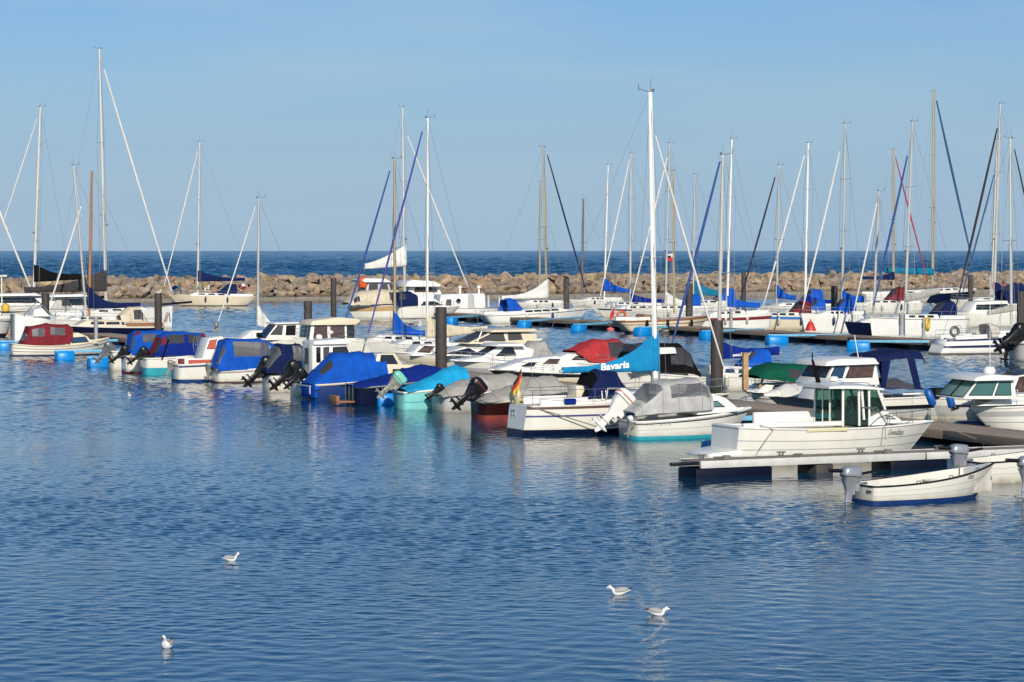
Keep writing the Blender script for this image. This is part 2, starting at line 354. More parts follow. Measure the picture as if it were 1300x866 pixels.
def wave_sheet(slope):
    rows = []; D = 36.0
    while D < 395:
        rows.append(D); D += .052 if D < 78 else (.10 if D < 130 else (.22 if D < 220 else .45))
    rows = np.array(rows); dy = np.gradient(rows); NX = 500
    u = np.linspace(-1, 1, NX); X = u[None, :] * (rows[:, None] * .225 + 6); Y = np.repeat(rows[:, None], NX, 1)
    sp = np.maximum(dy[:, None], (X[:, 1] - X[:, 0])[:, None]); Z = np.zeros_like(X)
    pg = patch(X, Y)
    for lam, kx, ky, am, ph in zip(*WF):
        w = np.clip((lam / sp - 1.9) / 1.0, 0, 1) * (.03 + 1.3 * pg if lam < .5 else .36)
        Z += am * w * np.sin(kx * X + ky * Y + ph)
    off = (X - 17.5) * math.cos(R(HEAD)) + (Y - 98) * math.sin(R(HEAD))       # metres right of the main pontoon
    calm = np.clip((-off - 6) / 16, 0, 1); calm = np.maximum(calm, np.clip((off - 16) / 14, 0, 1) * .6)
    g = np.where(Y > 125, 1.0, .60 + .40 * calm); k_ = np.clip((Y - 105) / 40, 0, 1); g = (.48 + .52 * calm) * (1 - k_) + k_ * .95
    f2 = np.clip((Y - 105) / 40, 0, 1) * np.clip((235 - Y) / 20, 0, 1); f3 = np.clip((Y - 205) / 30, 0, 1)
    for W_, f_ in ((WF2, f2), (WF3, f3)):
        for lam, kx, ky, am, ph in zip(*W_): Z += am * f_ * .9 * np.sin(kx * X + ky * Y + ph)
    Z *= slope * g
    keep = (X - A.x) * BWn.x + (Y - A.y) * BWn.y
    v = np.stack([X, Y, Z], -1).reshape(-1, 3); nr = len(rows)
    i = np.arange(nr - 1)[:, None] * NX + np.arange(NX - 1)[None, :]; f = np.stack([i, i + 1, i + NX + 1, i + NX], -1).reshape(-1, 4)
    ok = (keep.reshape(-1)[f] > 0).all(1); f = f[ok]
    me = bpy.data.meshes.new('harbour_water'); me.vertices.add(len(v)); me.vertices.foreach_set('co', v.astype(np.float32).ravel())
    me.loops.add(f.size); me.loops.foreach_set('vertex_index', f.astype(np.int32).ravel()); me.polygons.add(len(f))
    me.polygons.foreach_set('loop_start', np.arange(0, f.size, 4, dtype=np.int32)); me.polygons.foreach_set('use_smooth', np.ones(len(f), dtype=bool))
    me.update(calc_edges=True); me.validate(); return me
wm_ = water_mat('harbour_water', 9.0, 0.006, 3.0, 0.012, (0.001, 0.042, 0.10), 0.03)
wme = wave_sheet(0.115); wme.materials.append(wm_)
hw = bpy.data.objects.new('harbour_water', wme); COL.objects.link(hw); tag(hw, None, None, kind='structure')
hm = MB(); hm.add([(-700, -60, -.16), (900, -60, -.16), (Bp.x, Bp.y, -.16), (A.x, A.y, -.16)], [(0, 1, 2, 3)])
hb = hm.build('outer_water', wm_, None, smooth=False); tag(hb, None, None, kind='structure')
sea_m = water_mat('open_sea', 0.9, 0.10, 0.25, 0.20, (0.002, 0.055, 0.125), 0.2, False)
A2 = A - BWd * far_; B2 = Bp + BWd * far_
sm = MB(); sm.add([(A2.x, A2.y, -3), (B2.x, B2.y, -3), tuple(B2 - BWn * far_ + Vector((0, 0, -3))), tuple(A2 - BWn * far_ + Vector((0, 0, -3)))], [(0, 1, 2, 3)])
so_ = sm.build('outer_sea', sea_m, None, smooth=False); tag(so_, None, None, kind='structure')
def sea_sheet(slope):
    r = np.random.RandomState(3); NR_, NX = 3200, 420
    D = np.exp(np.linspace(math.log(330), math.log(36000), NR_)); u = np.linspace(-.42, .42, NX)
    X = D[:, None] * u[None, :]; Y = np.repeat(D[:, None], NX, 1); Lg = np.log(Y); Z = np.zeros_like(X); n = 64
    for _ in range(n):
        rows = np.exp(r.uniform(math.log(3.4), math.log(8.5))); lam = rows * (Lg[1, 0] - Lg[0, 0]); th = r.normal(0, 1.0); k = 2 * np.pi / lam
        Z += slope * math.sqrt(2 / n) / k * np.sin(k * math.cos(th) * Lg + k * math.sin(th) * (X / Y) + r.uniform(0, 6.28))
    Z *= Y * np.clip((1100 / Y), .05, 1)
    dd = (X - A.x) * BWn.x + (Y - A.y) * BWn.y
    v = np.stack([X, Y, Z], -1).reshape(-1, 3); i = np.arange(NR_ - 1)[:, None] * NX + np.arange(NX - 1)[None, :]; f = np.stack([i, i + 1, i + NX + 1, i + NX], -1).reshape(-1, 4)
    f = f[(dd.reshape(-1)[f] < 3).all(1)]
    me = bpy.data.meshes.new('sea'); me.vertices.add(len(v)); me.vertices.foreach_set('co', v.astype(np.float32).ravel()); me.loops.add(f.size); me.loops.foreach_set('vertex_index', f.astype(np.int32).ravel())
    me.polygons.add(len(f)); me.polygons.foreach_set('loop_start', np.arange(0, f.size, 4, dtype=np.int32)); me.polygons.foreach_set('use_smooth', np.ones(len(f), dtype=bool)); me.update(calc_edges=True); me.validate(); return me
se = sea_sheet(.20); se.materials.append(sea_m); sea = bpy.data.objects.new('sea', se); COL.objects.link(sea); tag(sea, None, None, kind='structure')

# ------------------------------------------------------------------ breakwater
def rock_mat(name, cols):
    m = bpy.data.materials.new(name); m.use_nodes = True; n = m.node_tree; b = n.nodes['Principled BSDF']; b.inputs['Roughness'].default_value = 0.9
    oi = n.nodes.new('ShaderNodeObjectInfo'); ge = n.nodes.new('ShaderNodeNewGeometry')
    ad = n.nodes.new('ShaderNodeMath'); ad.operation = 'ADD'; n.links.new(oi.outputs['Random'], ad.inputs[0]); n.links.new(ge.outputs['Random Per Island'], ad.inputs[1])
    fr = n.nodes.new('ShaderNodeMath'); fr.operation = 'FRACT'; n.links.new(ad.outputs[0], fr.inputs[0])
    cr = n.nodes.new('ShaderNodeValToRGB'); cr.color_ramp.interpolation = 'LINEAR'
    e = cr.color_ramp.elements
    while len(e) < len(cols): e.new(0.5)
    for i, c in enumerate(cols): e[i].position = i / (len(cols) - 1); e[i].color = (*c, 1)
    n.links.new(fr.outputs[0], cr.inputs[0])
    t = n.nodes.new('ShaderNodeTexCoord'); N = n.nodes.new('ShaderNodeTexNoise'); N.inputs['Scale'].default_value = 2.2; N.inputs['Detail'].default_value = 9
    n.links.new(t.outputs['Object'], N.inputs['Vector'])
    mr = n.nodes.new('ShaderNodeMapRange'); mr.inputs[1].default_value = .3; mr.inputs[2].default_value = .7; mr.inputs[3].default_value = 0.62; mr.inputs[4].default_value = 1.15
    n.links.new(N.outputs[0], mr.inputs[0])
    mu = n.nodes.new('ShaderNodeMix'); mu.data_type = 'RGBA'; mu.blend_type = 'MULTIPLY'; mu.inputs[0].default_value = 1
    n.links.new(cr.outputs[0], mu.inputs[6]); n.links.new(mr.outputs[0], mu.inputs[7]); sp = n.nodes.new('ShaderNodeSeparateXYZ'); n.links.new(ge.outputs['Position'], sp.inputs[0])          # dark weedy tide line
    wl_ = n.nodes.new('ShaderNodeMapRange'); wl_.inputs[1].default_value = .45; wl_.inputs[2].default_value = 1.0; wl_.inputs[3].default_value = .30; wl_.inputs[4].default_value = 1; n.links.new(sp.outputs['Z'], wl_.inputs[0])
    m2_ = n.nodes.new('ShaderNodeMix'); m2_.data_type = 'RGBA'; m2_.blend_type = 'MULTIPLY'; m2_.inputs[0].default_value = 1; n.links.new(mu.outputs[2], m2_.inputs[6]); n.links.new(wl_.outputs[0], m2_.inputs[7])
    n.links.new(m2_.outputs[2], b.inputs['Base Color'])
    bp = n.nodes.new('ShaderNodeBump'); bp.inputs['Strength'].default_value = 0.6; bp.inputs['Distance'].default_value = 0.15
    n.links.new(N.outputs[0], bp.inputs['Height']); n.links.new(bp.outputs[0], b.inputs['Normal'])
    return m
rk_tan = rock_mat('tan_rock', [(0.37, 0.264, 0.156), (0.422, 0.315, 0.199), (0.334, 0.246, 0.164)])
rk_grey = rock_mat('grey_rock', [(0.22, 0.183, 0.156), (0.282, 0.234, 0.195), (0.334, 0.276, 0.218)])
rk_brown = rock_mat('brown_rock', [(0.29, 0.212, 0.16), (0.361, 0.264, 0.199), (0.238, 0.183, 0.144)])
rk_mix = rock_mat('mixed_rock', [(0.229, 0.191, 0.156), (0.352, 0.246, 0.148), (0.282, 0.204, 0.148), (0.326, 0.264, 0.211), (0.396, 0.289, 0.179)])
def rock_mesh(seed, m):
    r = random.Random(seed); bm = bmesh.new()
    for i in range(15):
        v = Vector((r.gauss(0, 1), r.gauss(0, 1), r.gauss(0, 1))).normalized() * r.uniform(0.82, 1.08)
        bm.verts.new((v.x * 1.15, v.y * 0.95, v.z * 0.85))
    g = bmesh.ops.convex_hull(bm, input=bm.verts)
    bmesh.ops.delete(bm, geom=[e for e in g['geom_interior'] if isinstance(e, bmesh.types.BMVert)], context='VERTS')
    bmesh.ops.bevel(bm, geom=list(bm.edges), offset=0.045, segments=1, affect='EDGES', clamp_overlap=True)
    me = bpy.data.meshes.new('boulder'); bm.to_mesh(me); bm.free(); me.materials.append(m); return me
rock_kinds = [('tan', rk_tan), ('grey', rk_grey), ('brown', rk_brown)]
rock_meshes = {k: [rock_mesh(i + 40 * j, m) for i in range(7)] for j, (k, m) in enumerate(rock_kinds)}
spots = []
NR = 8
for row in range(NR):
    x = -20 + rnd.uniform(0, 2)
    while x < 330:
        sz = rnd.choice([0.6, 0.75, 0.9, 1.05, 1.25]) * rnd.uniform(.9, 1.1)
        d = 0.4 + row * .76 + rnd.uniform(-.35, .35)           # distance up-slope from the toe
        zc = min(0.15 + d * 0.58, 2.75) + rnd.uniform(-.15, .16)
        P = BW0 + BWd * x - BWn * d
        spots.append((P.x, P.y, zc, sz)); x += sz * 1.55 * rnd.uniform(.85, 1.1)
for x in range(0, 330, 4):                                        # loose boulders on top
    if rnd.random() < .7:
        P = BW0 + BWd * (x + rnd.uniform(0, 3)) - BWn * rnd.uniform(5.5, 8)
        spots.append((P.x, P.y, 2.65 + rnd.uniform(0, .3), rnd.uniform(.5, .9)))
vis = [s for s in spots if abs(s[0] / s[1]) < 0.19]
vis.sort(key=lambda s: -s[3] / s[1] - (0.0008 if s[2] > 1.4 else 0))
indiv = set(vis[:300])
stuff = MB(); rmesh_all = [m for k in rock_meshes.values() for m in k]
for s in spots:
    k = rnd.choices(['tan', 'grey', 'brown'], [3, 4, 4])[0]
    me = rnd.choice(rock_meshes[k]); rot = (rnd.uniform(-.5, .5), rnd.uniform(-.5, .5), rnd.uniform(0, 6.28))
    scl = (s[3] * rnd.uniform(.85, 1.2), s[3] * rnd.uniform(.85, 1.15), s[3] * rnd.uniform(.75, 1.0))
    if s in indiv:
        o = bpy.data.objects.new('boulder', me); COL.objects.link(o); o.location = s[:3]; o.rotation_euler = rot; o.scale = scl
        tag(o, '%s weathered angular boulder piled in the long stone breakwater' % k, 'boulder', '%s boulders of the breakwater' % k)
    else:
        from mathutils import Euler
        M = Matrix.LocRotScale(Vector(s[:3]), Euler(rot), Vector(scl))
        stuff.add([M @ v.co for v in me.vertices], [tuple(p.vertices) for p in me.polygons])
so = stuff.build('boulders', rk_mix, None, angle=20); tag(so, 'mass of smaller weathered boulders filling the stone breakwater', 'boulders', None, 'stuff')
# core mound and the concrete toe ledge
cm = MB(); rings = []
for x in (-200, 60, 200, 400):
    P = BW0 + BWd * x
    rings.append([tuple(P - BWn * d + Vector((0, 0, z))) for d, z in ((0.5, -0.6), (5.6, 2.35), (10.5, 2.35), (13, -0.6))])
cm.loft(rings, False, False); core = cm.build('breakwater_core', mat('dark_rubble', (0.05, 0.04, 0.032), 0.95, 0, 0.4, 1, 1, 2), None, smooth=False)
tag(core, None, None, kind='structure'); core.name = 'breakwater_rubble'
lm = MB(); ring = []
for x in (-200, 400):
    P = BW0 + BWd * x + BWn * 1.6
    ring.append([tuple(P + BWn * d + Vector((0, 0, z))) for d, z in ((0, -.5), (0, .52), (1.6, .5), (1.6, -.5))])
lm.loft(ring, True, True); lo = lm.build('quay_ledge', concrete, None, bevel=0.04); tag(lo, None, None, kind='structure')

# ------------------------------------------------------------------ boats: frame of reference
class Boat:
    """left/right ends in the picture -> a boat standing on the water at its real place and heading"""
    def __init__(s, name, label, cat, left, wl, right, shl, shr, bow='R', head=HEAD, beam=None, group=None):
        s.u = Vector((math.cos(R(head)), math.sin(R(head)), 0)); s.n = Vector((s.u.y, -s.u.x, 0))
        s.P0 = at(left, wl, 0); s.bowR = bow == 'R'; s.L = 0
        a, zr = s._pl(right, shr, 0); s.L = a; zl = s._pl(left, shl, 0)[1]
        s.B = beam or (0.85 + 0.245 * s.L)
        s.fs, s.fb = (zl, zr) if s.bowR else (zr, zl)
        mid = s.P0 + s.u * (s.L / 2)
        s.root = empty(name, label, cat, mid, R(head) + (0 if s.bowR else math.pi), group); s.near = -1 if s.bowR else 1
        s.rim = None
    def _pl(s, px, py, yn):
        d = ray(px, py); o = s.P0 + s.n * yn
        t = (o - CAM).dot(s.n) / d.dot(s.n); Q = CAM + d * t
        return (Q - s.P0).dot(s.u), Q.z
    def p(s, px, py, yn=0.0):
        a, z = s._pl(px, py, yn); x = a - s.L / 2
        return (x if s.bowR else -x), z
    def sheer(s, x):                       # sheer height at local x
        t = max(0, min(1, x / s.L + .5)); return s.zs(t)
    tr = .13
    def zs(s, t): return s.fs * (1 - t) + s.fb * t - s.sag * 4 * t * (1 - t)
    def bs(s, t):
        if t < s.tm:
            k = t / s.tm; q = 1 - s.tr * max(0, 1 - t / .045) ** 2; return q * s.B / 2 * (s.wt + (1 - s.wt) * (1 - (1 - k) ** 2))
        k = (t - s.tm) / (1 - s.tm); return s.B / 2 * max(0.015, (1 - k ** s.bp))

def hull(b, m=None, boot=None, bz=0.10, stripes=(), wt=0.8, tm=0.4, bp=2.3, sag=0.06, rb=0.5, rs=0.0, rail=None, railr=0.03, flare=0.45, deck=None, deckdrop=0.03, tmat=None, open_=False, name='hull'):
    """stripes: list of (u0,u1,material) in fractions of the freeboard; boot: waterline band material up to bz"""
    m = m or white; boot = boot or m
    b.wt, b.tm, b.bp, b.sag, b.rb, b.rs = wt, tm, bp, sag, rb, rs
    mats = [m, boot] + [x[2] for x in stripes] + ([tmat] if tmat else [])
    NS = 24; us = sorted(set([0.0, .25, .5, .75, 1.0] + [q for st in stripes for q in st[:2]]))
    us = [u for u in us]
    rows = [('z', -0.35), ('z', 0.0), ('z', bz)] + [('u', u) for u in us if u > 0]
    def pt(t, row, sgn):
        zs = b.zs(t)
        z = row[1] if row[0] == 'z' else bz + (zs - bz) * row[1]
        u = max(0.0, min(1.0, z / zs)); fl = 0.10 + flare * t ** 3
        y = b.bs(t) * (1 - fl * (1 - u) ** 1.4)
        if z < 0: y *= 0.8
        x = -b.L / 2 + t * b.L - rb * (1 - u) * t ** 4 + rs * (1 - u) * (1 - t) ** 4
        return (x, sgn * y, z)
    b.pt = pt
    mb = MB(); ts = sorted([1 - (1 - i / NS) ** 1.25 for i in range(NS + 1)] + [.008, .02, .033])
    def band_mat(k):
        if k <= 1: return 1
        u0 = rows[k][1] if rows[k][0] == 'u' else 0.0; u1 = rows[k + 1][1]; mid = (u0 + u1) / 2
        for i, st in enumerate(stripes):
            if st[0] < mid < st[1]: return 2 + i
        return 0
    grid = {}
    for sgn in (-1, 1):
        base = len(mb.v); mb.v += [pt(t, r, sgn) for t in ts for r in rows]; nr = len(rows)
        grid[sgn] = base
        NS = len(ts) - 1
        for i in range(NS):
            for k in range(nr - 1):
                a = base + i * nr + k; mb.f.append((a, a + nr, a + nr + 1, a + 1)); mb.m.append(band_mat(k))
    nr = len(rows)
    for k in range(nr - 1):                # transom and stem
        mb.f.append((grid[-1] + k, grid[-1] + k + 1, grid[1] + k + 1, grid[1] + k)); mb.m.append((2 + len(stripes)) if tmat and k > 1 else (1 if k <= 1 else 0))
        e = NS * nr; mb.f.append((grid[-1] + e + k, grid[-1] + e + k + 1, grid[1] + e + k + 1, grid[1] + e + k)); mb.m.append(band_mat(k))
    b.hull = mb.build(name, mats, b.root, angle=50)
    # deck sheet (or gunwale, inner skin and floor of an open boat)
    dm = MB()
    if not open_:
        rings = []
        for t in ts:
            x, y, z = pt(t, ('u', 1.0), 1)
            rings.append([(x, y * c, z - deckdrop + 0.05 * (1 - c * c) * (y * 2 / b.B)) for c in (-0.995, -.6, 0, .6, 0.995)])
        dm.loft(rings, False, False); dm.build('deck', deck or deckm, b.root)
    else:
        gw = .09; rings = []
        for t in ts[1:-1]:
            x, y, z = pt(t, ('u', 1.0), 1); yi = max(y - gw, .01); yf = max(y * .75 - gw, .01)
            rings.append([(x, -y, z + .01), (x, -yi, z + .015), (x, -yf, .16), (x, 0, .14), (x, yf, .16), (x, yi, z + .015), (x, y, z + .01)])
        dm.loft(rings, False, False); dm.build('gunwale', deck or deckm, b.root, angle=30)
    if rail:
        rm = MB(); line = [pt(t, ('u', 1.0), -1) for t in ts] + [pt(t, ('u', 1.0), 1) for t in reversed(ts)]
        line = [(x, y * 1.004, z) for x, y, z in line]
        rm.tube(line + [line[0]], railr, 6); rm.build('rub_rail', rail, b.root)
    return b

def cabin(b, prof, wb, wt, m, name='cabin', bev=0.05, yn=None, par=None):
    """side profile given in picture pixels, extruded across the boat with tumblehome"""
    y0 = (wb + wt) / 2 if yn is None else yn
    pts = [b.p(px, py, y0) for px, py in prof]
    return cabin_l(b, pts, wb, wt, m, name, bev, par)
def cabin_l(b, pts, wb, wt, m, name='cabin', bev=0.05, par=None):
    z0 = min(p[1] for p in pts); z1 = max(p[1] for p in pts); n = len(pts)
    wf = lambda z: wb + (wt - wb) * max(0, min(1.1, (z - z0) / max(.01, z1 - z0)))
    mb = MB(); vs = [(x, -wf(z), z) for x, z in pts] + [(x, wf(z), z) for x, z in pts]
    fs = [tuple(range(n)), tuple(range(n, 2 * n))[::-1]] + [(i, (i + 1) % n, n + (i + 1) % n, n + i) for i in range(n)]
    mb.add(vs, fs); o = mb.build(name, m, par or b.root, angle=40, bevel=bev)
    return {'o': o, 'w': wf, 'pts': pts, 'b': b}
def window(cb, poly, m=None, name='window', both=True, th=0.014, yn=None):
    b = cb['b']; m = m or dglass
    pts = [b.p(px, py, cb['w'](cb['pts'][0][1]) if yn is None else yn) for px, py in poly]
    return window_l(cb, pts, m, name, both, th)
def window_l(cb, pts, m, name='window', both=True, th=0.014):
    b = cb['b']; n = len(pts)
    for sg in ((b.near, -b.near) if both else (b.near,)):
        mb = MB(); vs = [(x, sg * (cb['w'](z) - .01), z) for x, z in pts] + [(x, sg * (cb['w'](z) + th), z) for x, z in pts]
        fs = [tuple(range(n, 2 * n))] + [(i, (i + 1) % n, n + (i + 1) % n, n + i) for i in range(n)]
        mb.add(vs, fs); mb.tube([v_ for v_ in vs[n:]] + [vs[n]], .016, 5, 1); mb.build(name, [m, rubber], cb['o'], angle=30)
def screen(cb, i, m=None, inset=(.08, .08, .12, .12), name='windscreen', split=0, th=0.016):
    """glass panel on the strip face between profile points i and i+1 (front or back of a cabin)"""
    pts = cb['pts']; n = len(pts); (xa, za), (xb, zb) = pts[i], pts[(i + 1) % n]; m = m or dglass
    d = Vector((xb - xa, 0, zb - za)); nr = Vector((d.z, 0, -d.x)).normalized()
    cx = sum(p[0] for p in pts) / n; cz = sum(p[1] for p in pts) / n
    if nr.dot(Vector(((xa + xb) / 2 - cx, 0, (za + zb) / 2 - cz))) < 0: nr = -nr
    def P(u, v):
        x = xa + (xb - xa) * u; z = za + (zb - za) * u; w = cb['w'](z); return Vector((x, -w + 2 * w * v, z))
    u0, u1, v0, v1 = inset[2], 1 - inset[3], inset[0], 1 - inset[1]
    k = split + 1
    for j in range(k):
        a = v0 + (v1 - v0) * j / k + (.015 if j else 0); c = v0 + (v1 - v0) * (j + 1) / k - (.015 if j < k - 1 else 0)
        q = [P(u0, a), P(u1, a), P(u1, c), P(u0, c)]
        mb = MB(); mb.add([v - nr * .01 for v in q] + [v + nr * th for v in q], [(4, 5, 6, 7), (0, 1, 5, 4), (1, 2, 6, 5), (2, 3, 7, 6), (3, 0, 4, 7)])
        mb.tube([v + nr * th for v in q] + [q[0] + nr * th], .016, 5, 1); mb.build(name, [m, rubber], cb['o'], angle=30)

def canopy(b, secs, w, m, wins=(), wm=None, n=4.4, name='canopy', wr=0.02, wname='canopy_window', panels=(), w0=None, seed=0):
    """fabric cover lofted over hoops. secs: (px, py_top, py_base[, width factor]); wins/panels: (u0,u1,v0,v1[,mat]) on the cover"""
    S3 = []
    for s in secs:
        x, zt = b.p(s[0], s[1], w * .35); zb = b.p(s[0], s[2], w)[1]; S3.append((x, zt, zb, w * (s[3] if len(s) > 3 else 1)))
    return canopy_l(b, S3, m, wins, wm, n, name, wr, wname, panels, seed)
def seam_of(m):
    c = None
    for n_ in m.node_tree.nodes:
        if n_.type == 'MIX' and n_.blend_type == 'MULTIPLY': c = n_.inputs[6].default_value[:3]
    c = c or (.2, .2, .2)
    return mat('seam_' + m.name, tuple(x * .55 + .012 for x in c), 0.9, 0, .1)
def canopy_l(b, S3, m, wins=(), wm=None, n=4.0, name='canopy', wr=0.02, wname='canopy_window', panels=(), seed=0):
    cum = [0]
    for i in range(1, len(S3)):
        cum.append(cum[-1] + math.hypot(S3[i][0] - S3[i - 1][0], S3[i][1] - S3[i - 1][1]))
    T = cum[-1]; cu = [c / T for c in cum]
    def sec(u):
        for i in range(len(cu) - 1):
            if u <= cu[i + 1] + 1e-9:
                k = (u - cu[i]) / max(1e-6, cu[i + 1] - cu[i]); return [S3[i][j] + (S3[i + 1][j] - S3[i][j]) * k for j in range(4)]
        return S3[-1]
    ul = sorted(set([round(i / 26, 4) for i in range(27)] + [round(c, 4) for c in cu] + [q for w_ in list(wins) + list(panels) for q in w_[:2]]))
    vl = sorted(set([round(i / 26, 4) for i in range(27)] + [q for w_ in list(wins) + list(panels) for q in w_[2:4]]))
    def pt(u, v):
        x, zt, zb, ww = sec(u); kk = [(u - cu[i]) / (cu[i + 1] - cu[i]) * (1 - (u - cu[i]) / (cu[i + 1] - cu[i])) * 4 * min(.035, .025 * (cu[i + 1] - cu[i]) * T) for i in range(len(cu) - 1) if cu[i] <= u <= cu[i + 1] and cu[i + 1] > cu[i]]
        sg_ = kk[0] if kk else 0; zt -= sg_; ww -= sg_ * .6; a = math.pi * v; c, s_ = math.cos(a), math.sin(a)
        y = -ww * math.copysign(abs(c) ** (2 / n), c); z = zb + max(.03, zt - zb) * abs(s_) ** (2 / n)
        q = noise.noise(Vector((x * 2.3 + seed * 7.1, y * 2.3, z * 2.3))) * wr
        lo_ = (1 - abs(math.sin(math.pi * v))) ; fo = .016 * math.sin(u * T * 11 + 4 * noise.noise(Vector((u * T * 1.3, v * 2, seed)))) * lo_ * (1 if wr else 0)
        return (x + q, y + q * 1.2 + fo, z + q)
    G = [[pt(u, v if b.near < 0 else 1 - v) for v in vl] for u in ul]
    mats = [m]; cm = MB(); wmb = []
    for w_ in panels:
        if w_[4] not in mats: mats.append(w_[4])
    wmbs = [MB() for _ in wins]
    for i in range(len(ul) - 1):
        for j in range(len(vl) - 1):
            uc = (ul[i] + ul[i + 1]) / 2; vc = (vl[j] + vl[j + 1]) / 2; q = [G[i][j], G[i + 1][j], G[i + 1][j + 1], G[i][j + 1]]
            hit = None
            for k, w_ in enumerate(wins):
                if w_[0] < uc < w_[1] and w_[2] < vc < w_[3]: hit = k
            if hit is not None: wmbs[hit].add(q, [(0, 1, 2, 3)]); continue
            mi = 0
            for w_ in panels:
                if w_[0] < uc < w_[1] and w_[2] < vc < w_[3]: mi = mats.index(w_[4])
            cm.add(q, [(0, 1, 2, 3)], mi)
    o = cm.build(name, mats, b.root, angle=60)
    if len(S3) > 2 and m not in (pglass,):
        for c in cu[1:-1]:
            sm_ = MB(); sm_.tube([(lambda p: (p[0], p[1] * 1.004, p[2] + .004))(pt(c, v)) for v in vl], .011, 5); sm_.build('seam', seam_of(m), o)
        for vv in (vl[0], vl[-1]):
            sm_ = MB(); sm_.tube([pt(u, vv) for u in ul], .014, 5); sm_.build('hem', seam_of(m), o)
    for k, wb_ in enumerate(wmbs):
        if wb_.f: wb_.build(wname, wm or vinyl, o, angle=60)
    return o

def outboard(b, x, z, y=0.0, s=1.0, tilt=45, cm=None, lm=None, rot=0, band=None):
    """outboard motor hung on the transom; tilted up it swings its propeller aft and out of the water"""
    cm = cm or blackp; lm = lm or cm
    s *= .9
    M = Matrix.Translation((x, y, z)) @ Matrix.Rotation(R(rot), 4, 'Z') @ Matrix.Rotation(R(tilt), 4, 'Y') @ Matrix.Scale(s, 4)
    root = MB()
    root.box(-.10, .06, -.13, .13, -.18, .22); root.box(-.16, -.06, -.09, .09, -.30, .25)
    ro = root.xf(M).build('outboard_motor', lm, b.root, bevel=.015)
    def ring(cx, hx, hy, z, n=20, e=3.8):
        r = []
        for k in range(n):
            a = 2 * math.pi * k / n; c, s_ = math.cos(a), math.sin(a)
            r.append((cx + hx * math.copysign(abs(c) ** (2 / e), c), hy * math.copysign(abs(s_) ** (2 / e), s_), z))
        return r
    c = MB(); prof = [(-.20, .20, .14, .14), (-.22, .28, .185, .20), (-.23, .325, .205, .28), (-.23, .335, .21, .38), (-.22, .32, .20, .47), (-.20, .29, .18, .53), (-.18, .23, .14, .565), (-.16, .13, .08, .58)]
    c.loft([ring(*p) for p in prof]); c.xf(M).build('cowl', cm, ro, angle=50)
    sm_ = MB(); sm_.loft([ring(-.228, .329, .209, .255), ring(-.229, .331, .2105, .275)], True, False); sm_.xf(M).build('cowl_seam', rubber, ro)
    if band:
        bm_ = MB(); bm_.loft([ring(-.23, .341, .216, .36), ring(-.23, .341, .216, .395)], True, False); bm_.xf(M).build('cowl_stripe', band, ro)
    l = MB(); prof = [(-.215, .305, .195, .165), (-.22, .24, .15, .05), (-.226, .175, .105, -.09), (-.23, .13, .075, -.20), (-.23, .105, .055, -.3), (-.235, .12, .05, -.5), (-.23, .10, .035, -.72)]
    l.loft([ring(*p) for p in prof])
    l.box(-.50, -.08, -.10, .10, -.535, -.52)                                       # anti-ventilation plate
    l.lathe([(.01, -.48), (.05, -.44), (.062, -.25), (.055, -.08), (.015, .02)], (0, 0, -.72), 10, 0, 'x')
    l.add([(-.30, -.01, -.74), (-.12, -.01, -.74), (-.20, 0, -.95), (-.30, .01, -.74), (-.12, .01, -.74), (-.28, 0, -.95)], [(0, 1, 2, 5), (3, 4, 2, 5)])
    l.xf(M).build('leg', lm, ro, angle=40)
    p = MB()
    for k in range(3):
        a = 2 * math.pi * k / 3
        q = [(-.50, .03 * math.cos(a), .03 * math.sin(a)), (-.47, .13 * math.cos(a - .5), .13 * math.sin(a - .5)), (-.50, .16 * math.cos(a), .16 * math.sin(a)), (-.53, .13 * math.cos(a + .5), .13 * math.sin(a + .5))]
        p.add([(X, Y, Z - .72) for X, Y, Z in q], [(0, 1, 2, 3)])
    p.lathe([(.04, -.56), (.05, -.46)], (0, 0, -.72), 8, 0, 'x'); p.xf(M).build('propeller', lm, ro)
    return ro

def rail(b, paths, r=0.014, m=None, name='guard_rail', par=None):
    mb = MB()
    for p in paths: mb.tube(p, r, 5)
    return mb.build(name, m or steel, par or b.root)
def lifelines(b, t0=.02, t1=.97, h=.6, n=7, r=.011, pulpit=True):
    paths = []
    for sg in (-1, 1):
        top = []; midl = []
        for i in range(n):
            t = t0 + (t1 - t0) * i / (n - 1); x, y, z = b.pt(t, ('u', 1.0), sg); y *= .95
            paths.append([(x, y, z), (x, y, z + h)]); top.append((x, y, z + h)); midl.append((x, y, z + h * .5))
        paths += [top, midl]
    for t, k in ((t0, 1), (t1, 1)):
        a = b.pt(t, ('u', 1.0), -1); c = b.pt(t, ('u', 1.0), 1)
        ext = .25 if t > .5 else -.05
        for hh in (h, h * .5): paths.append([(a[0], a[1] * .95, a[2] + hh), (a[0] + ext, 0, a[2] + hh + (.03 if t > .5 else 0)), (c[0], c[1] * .95, c[2] + hh)])
    return rail(b, paths, r)
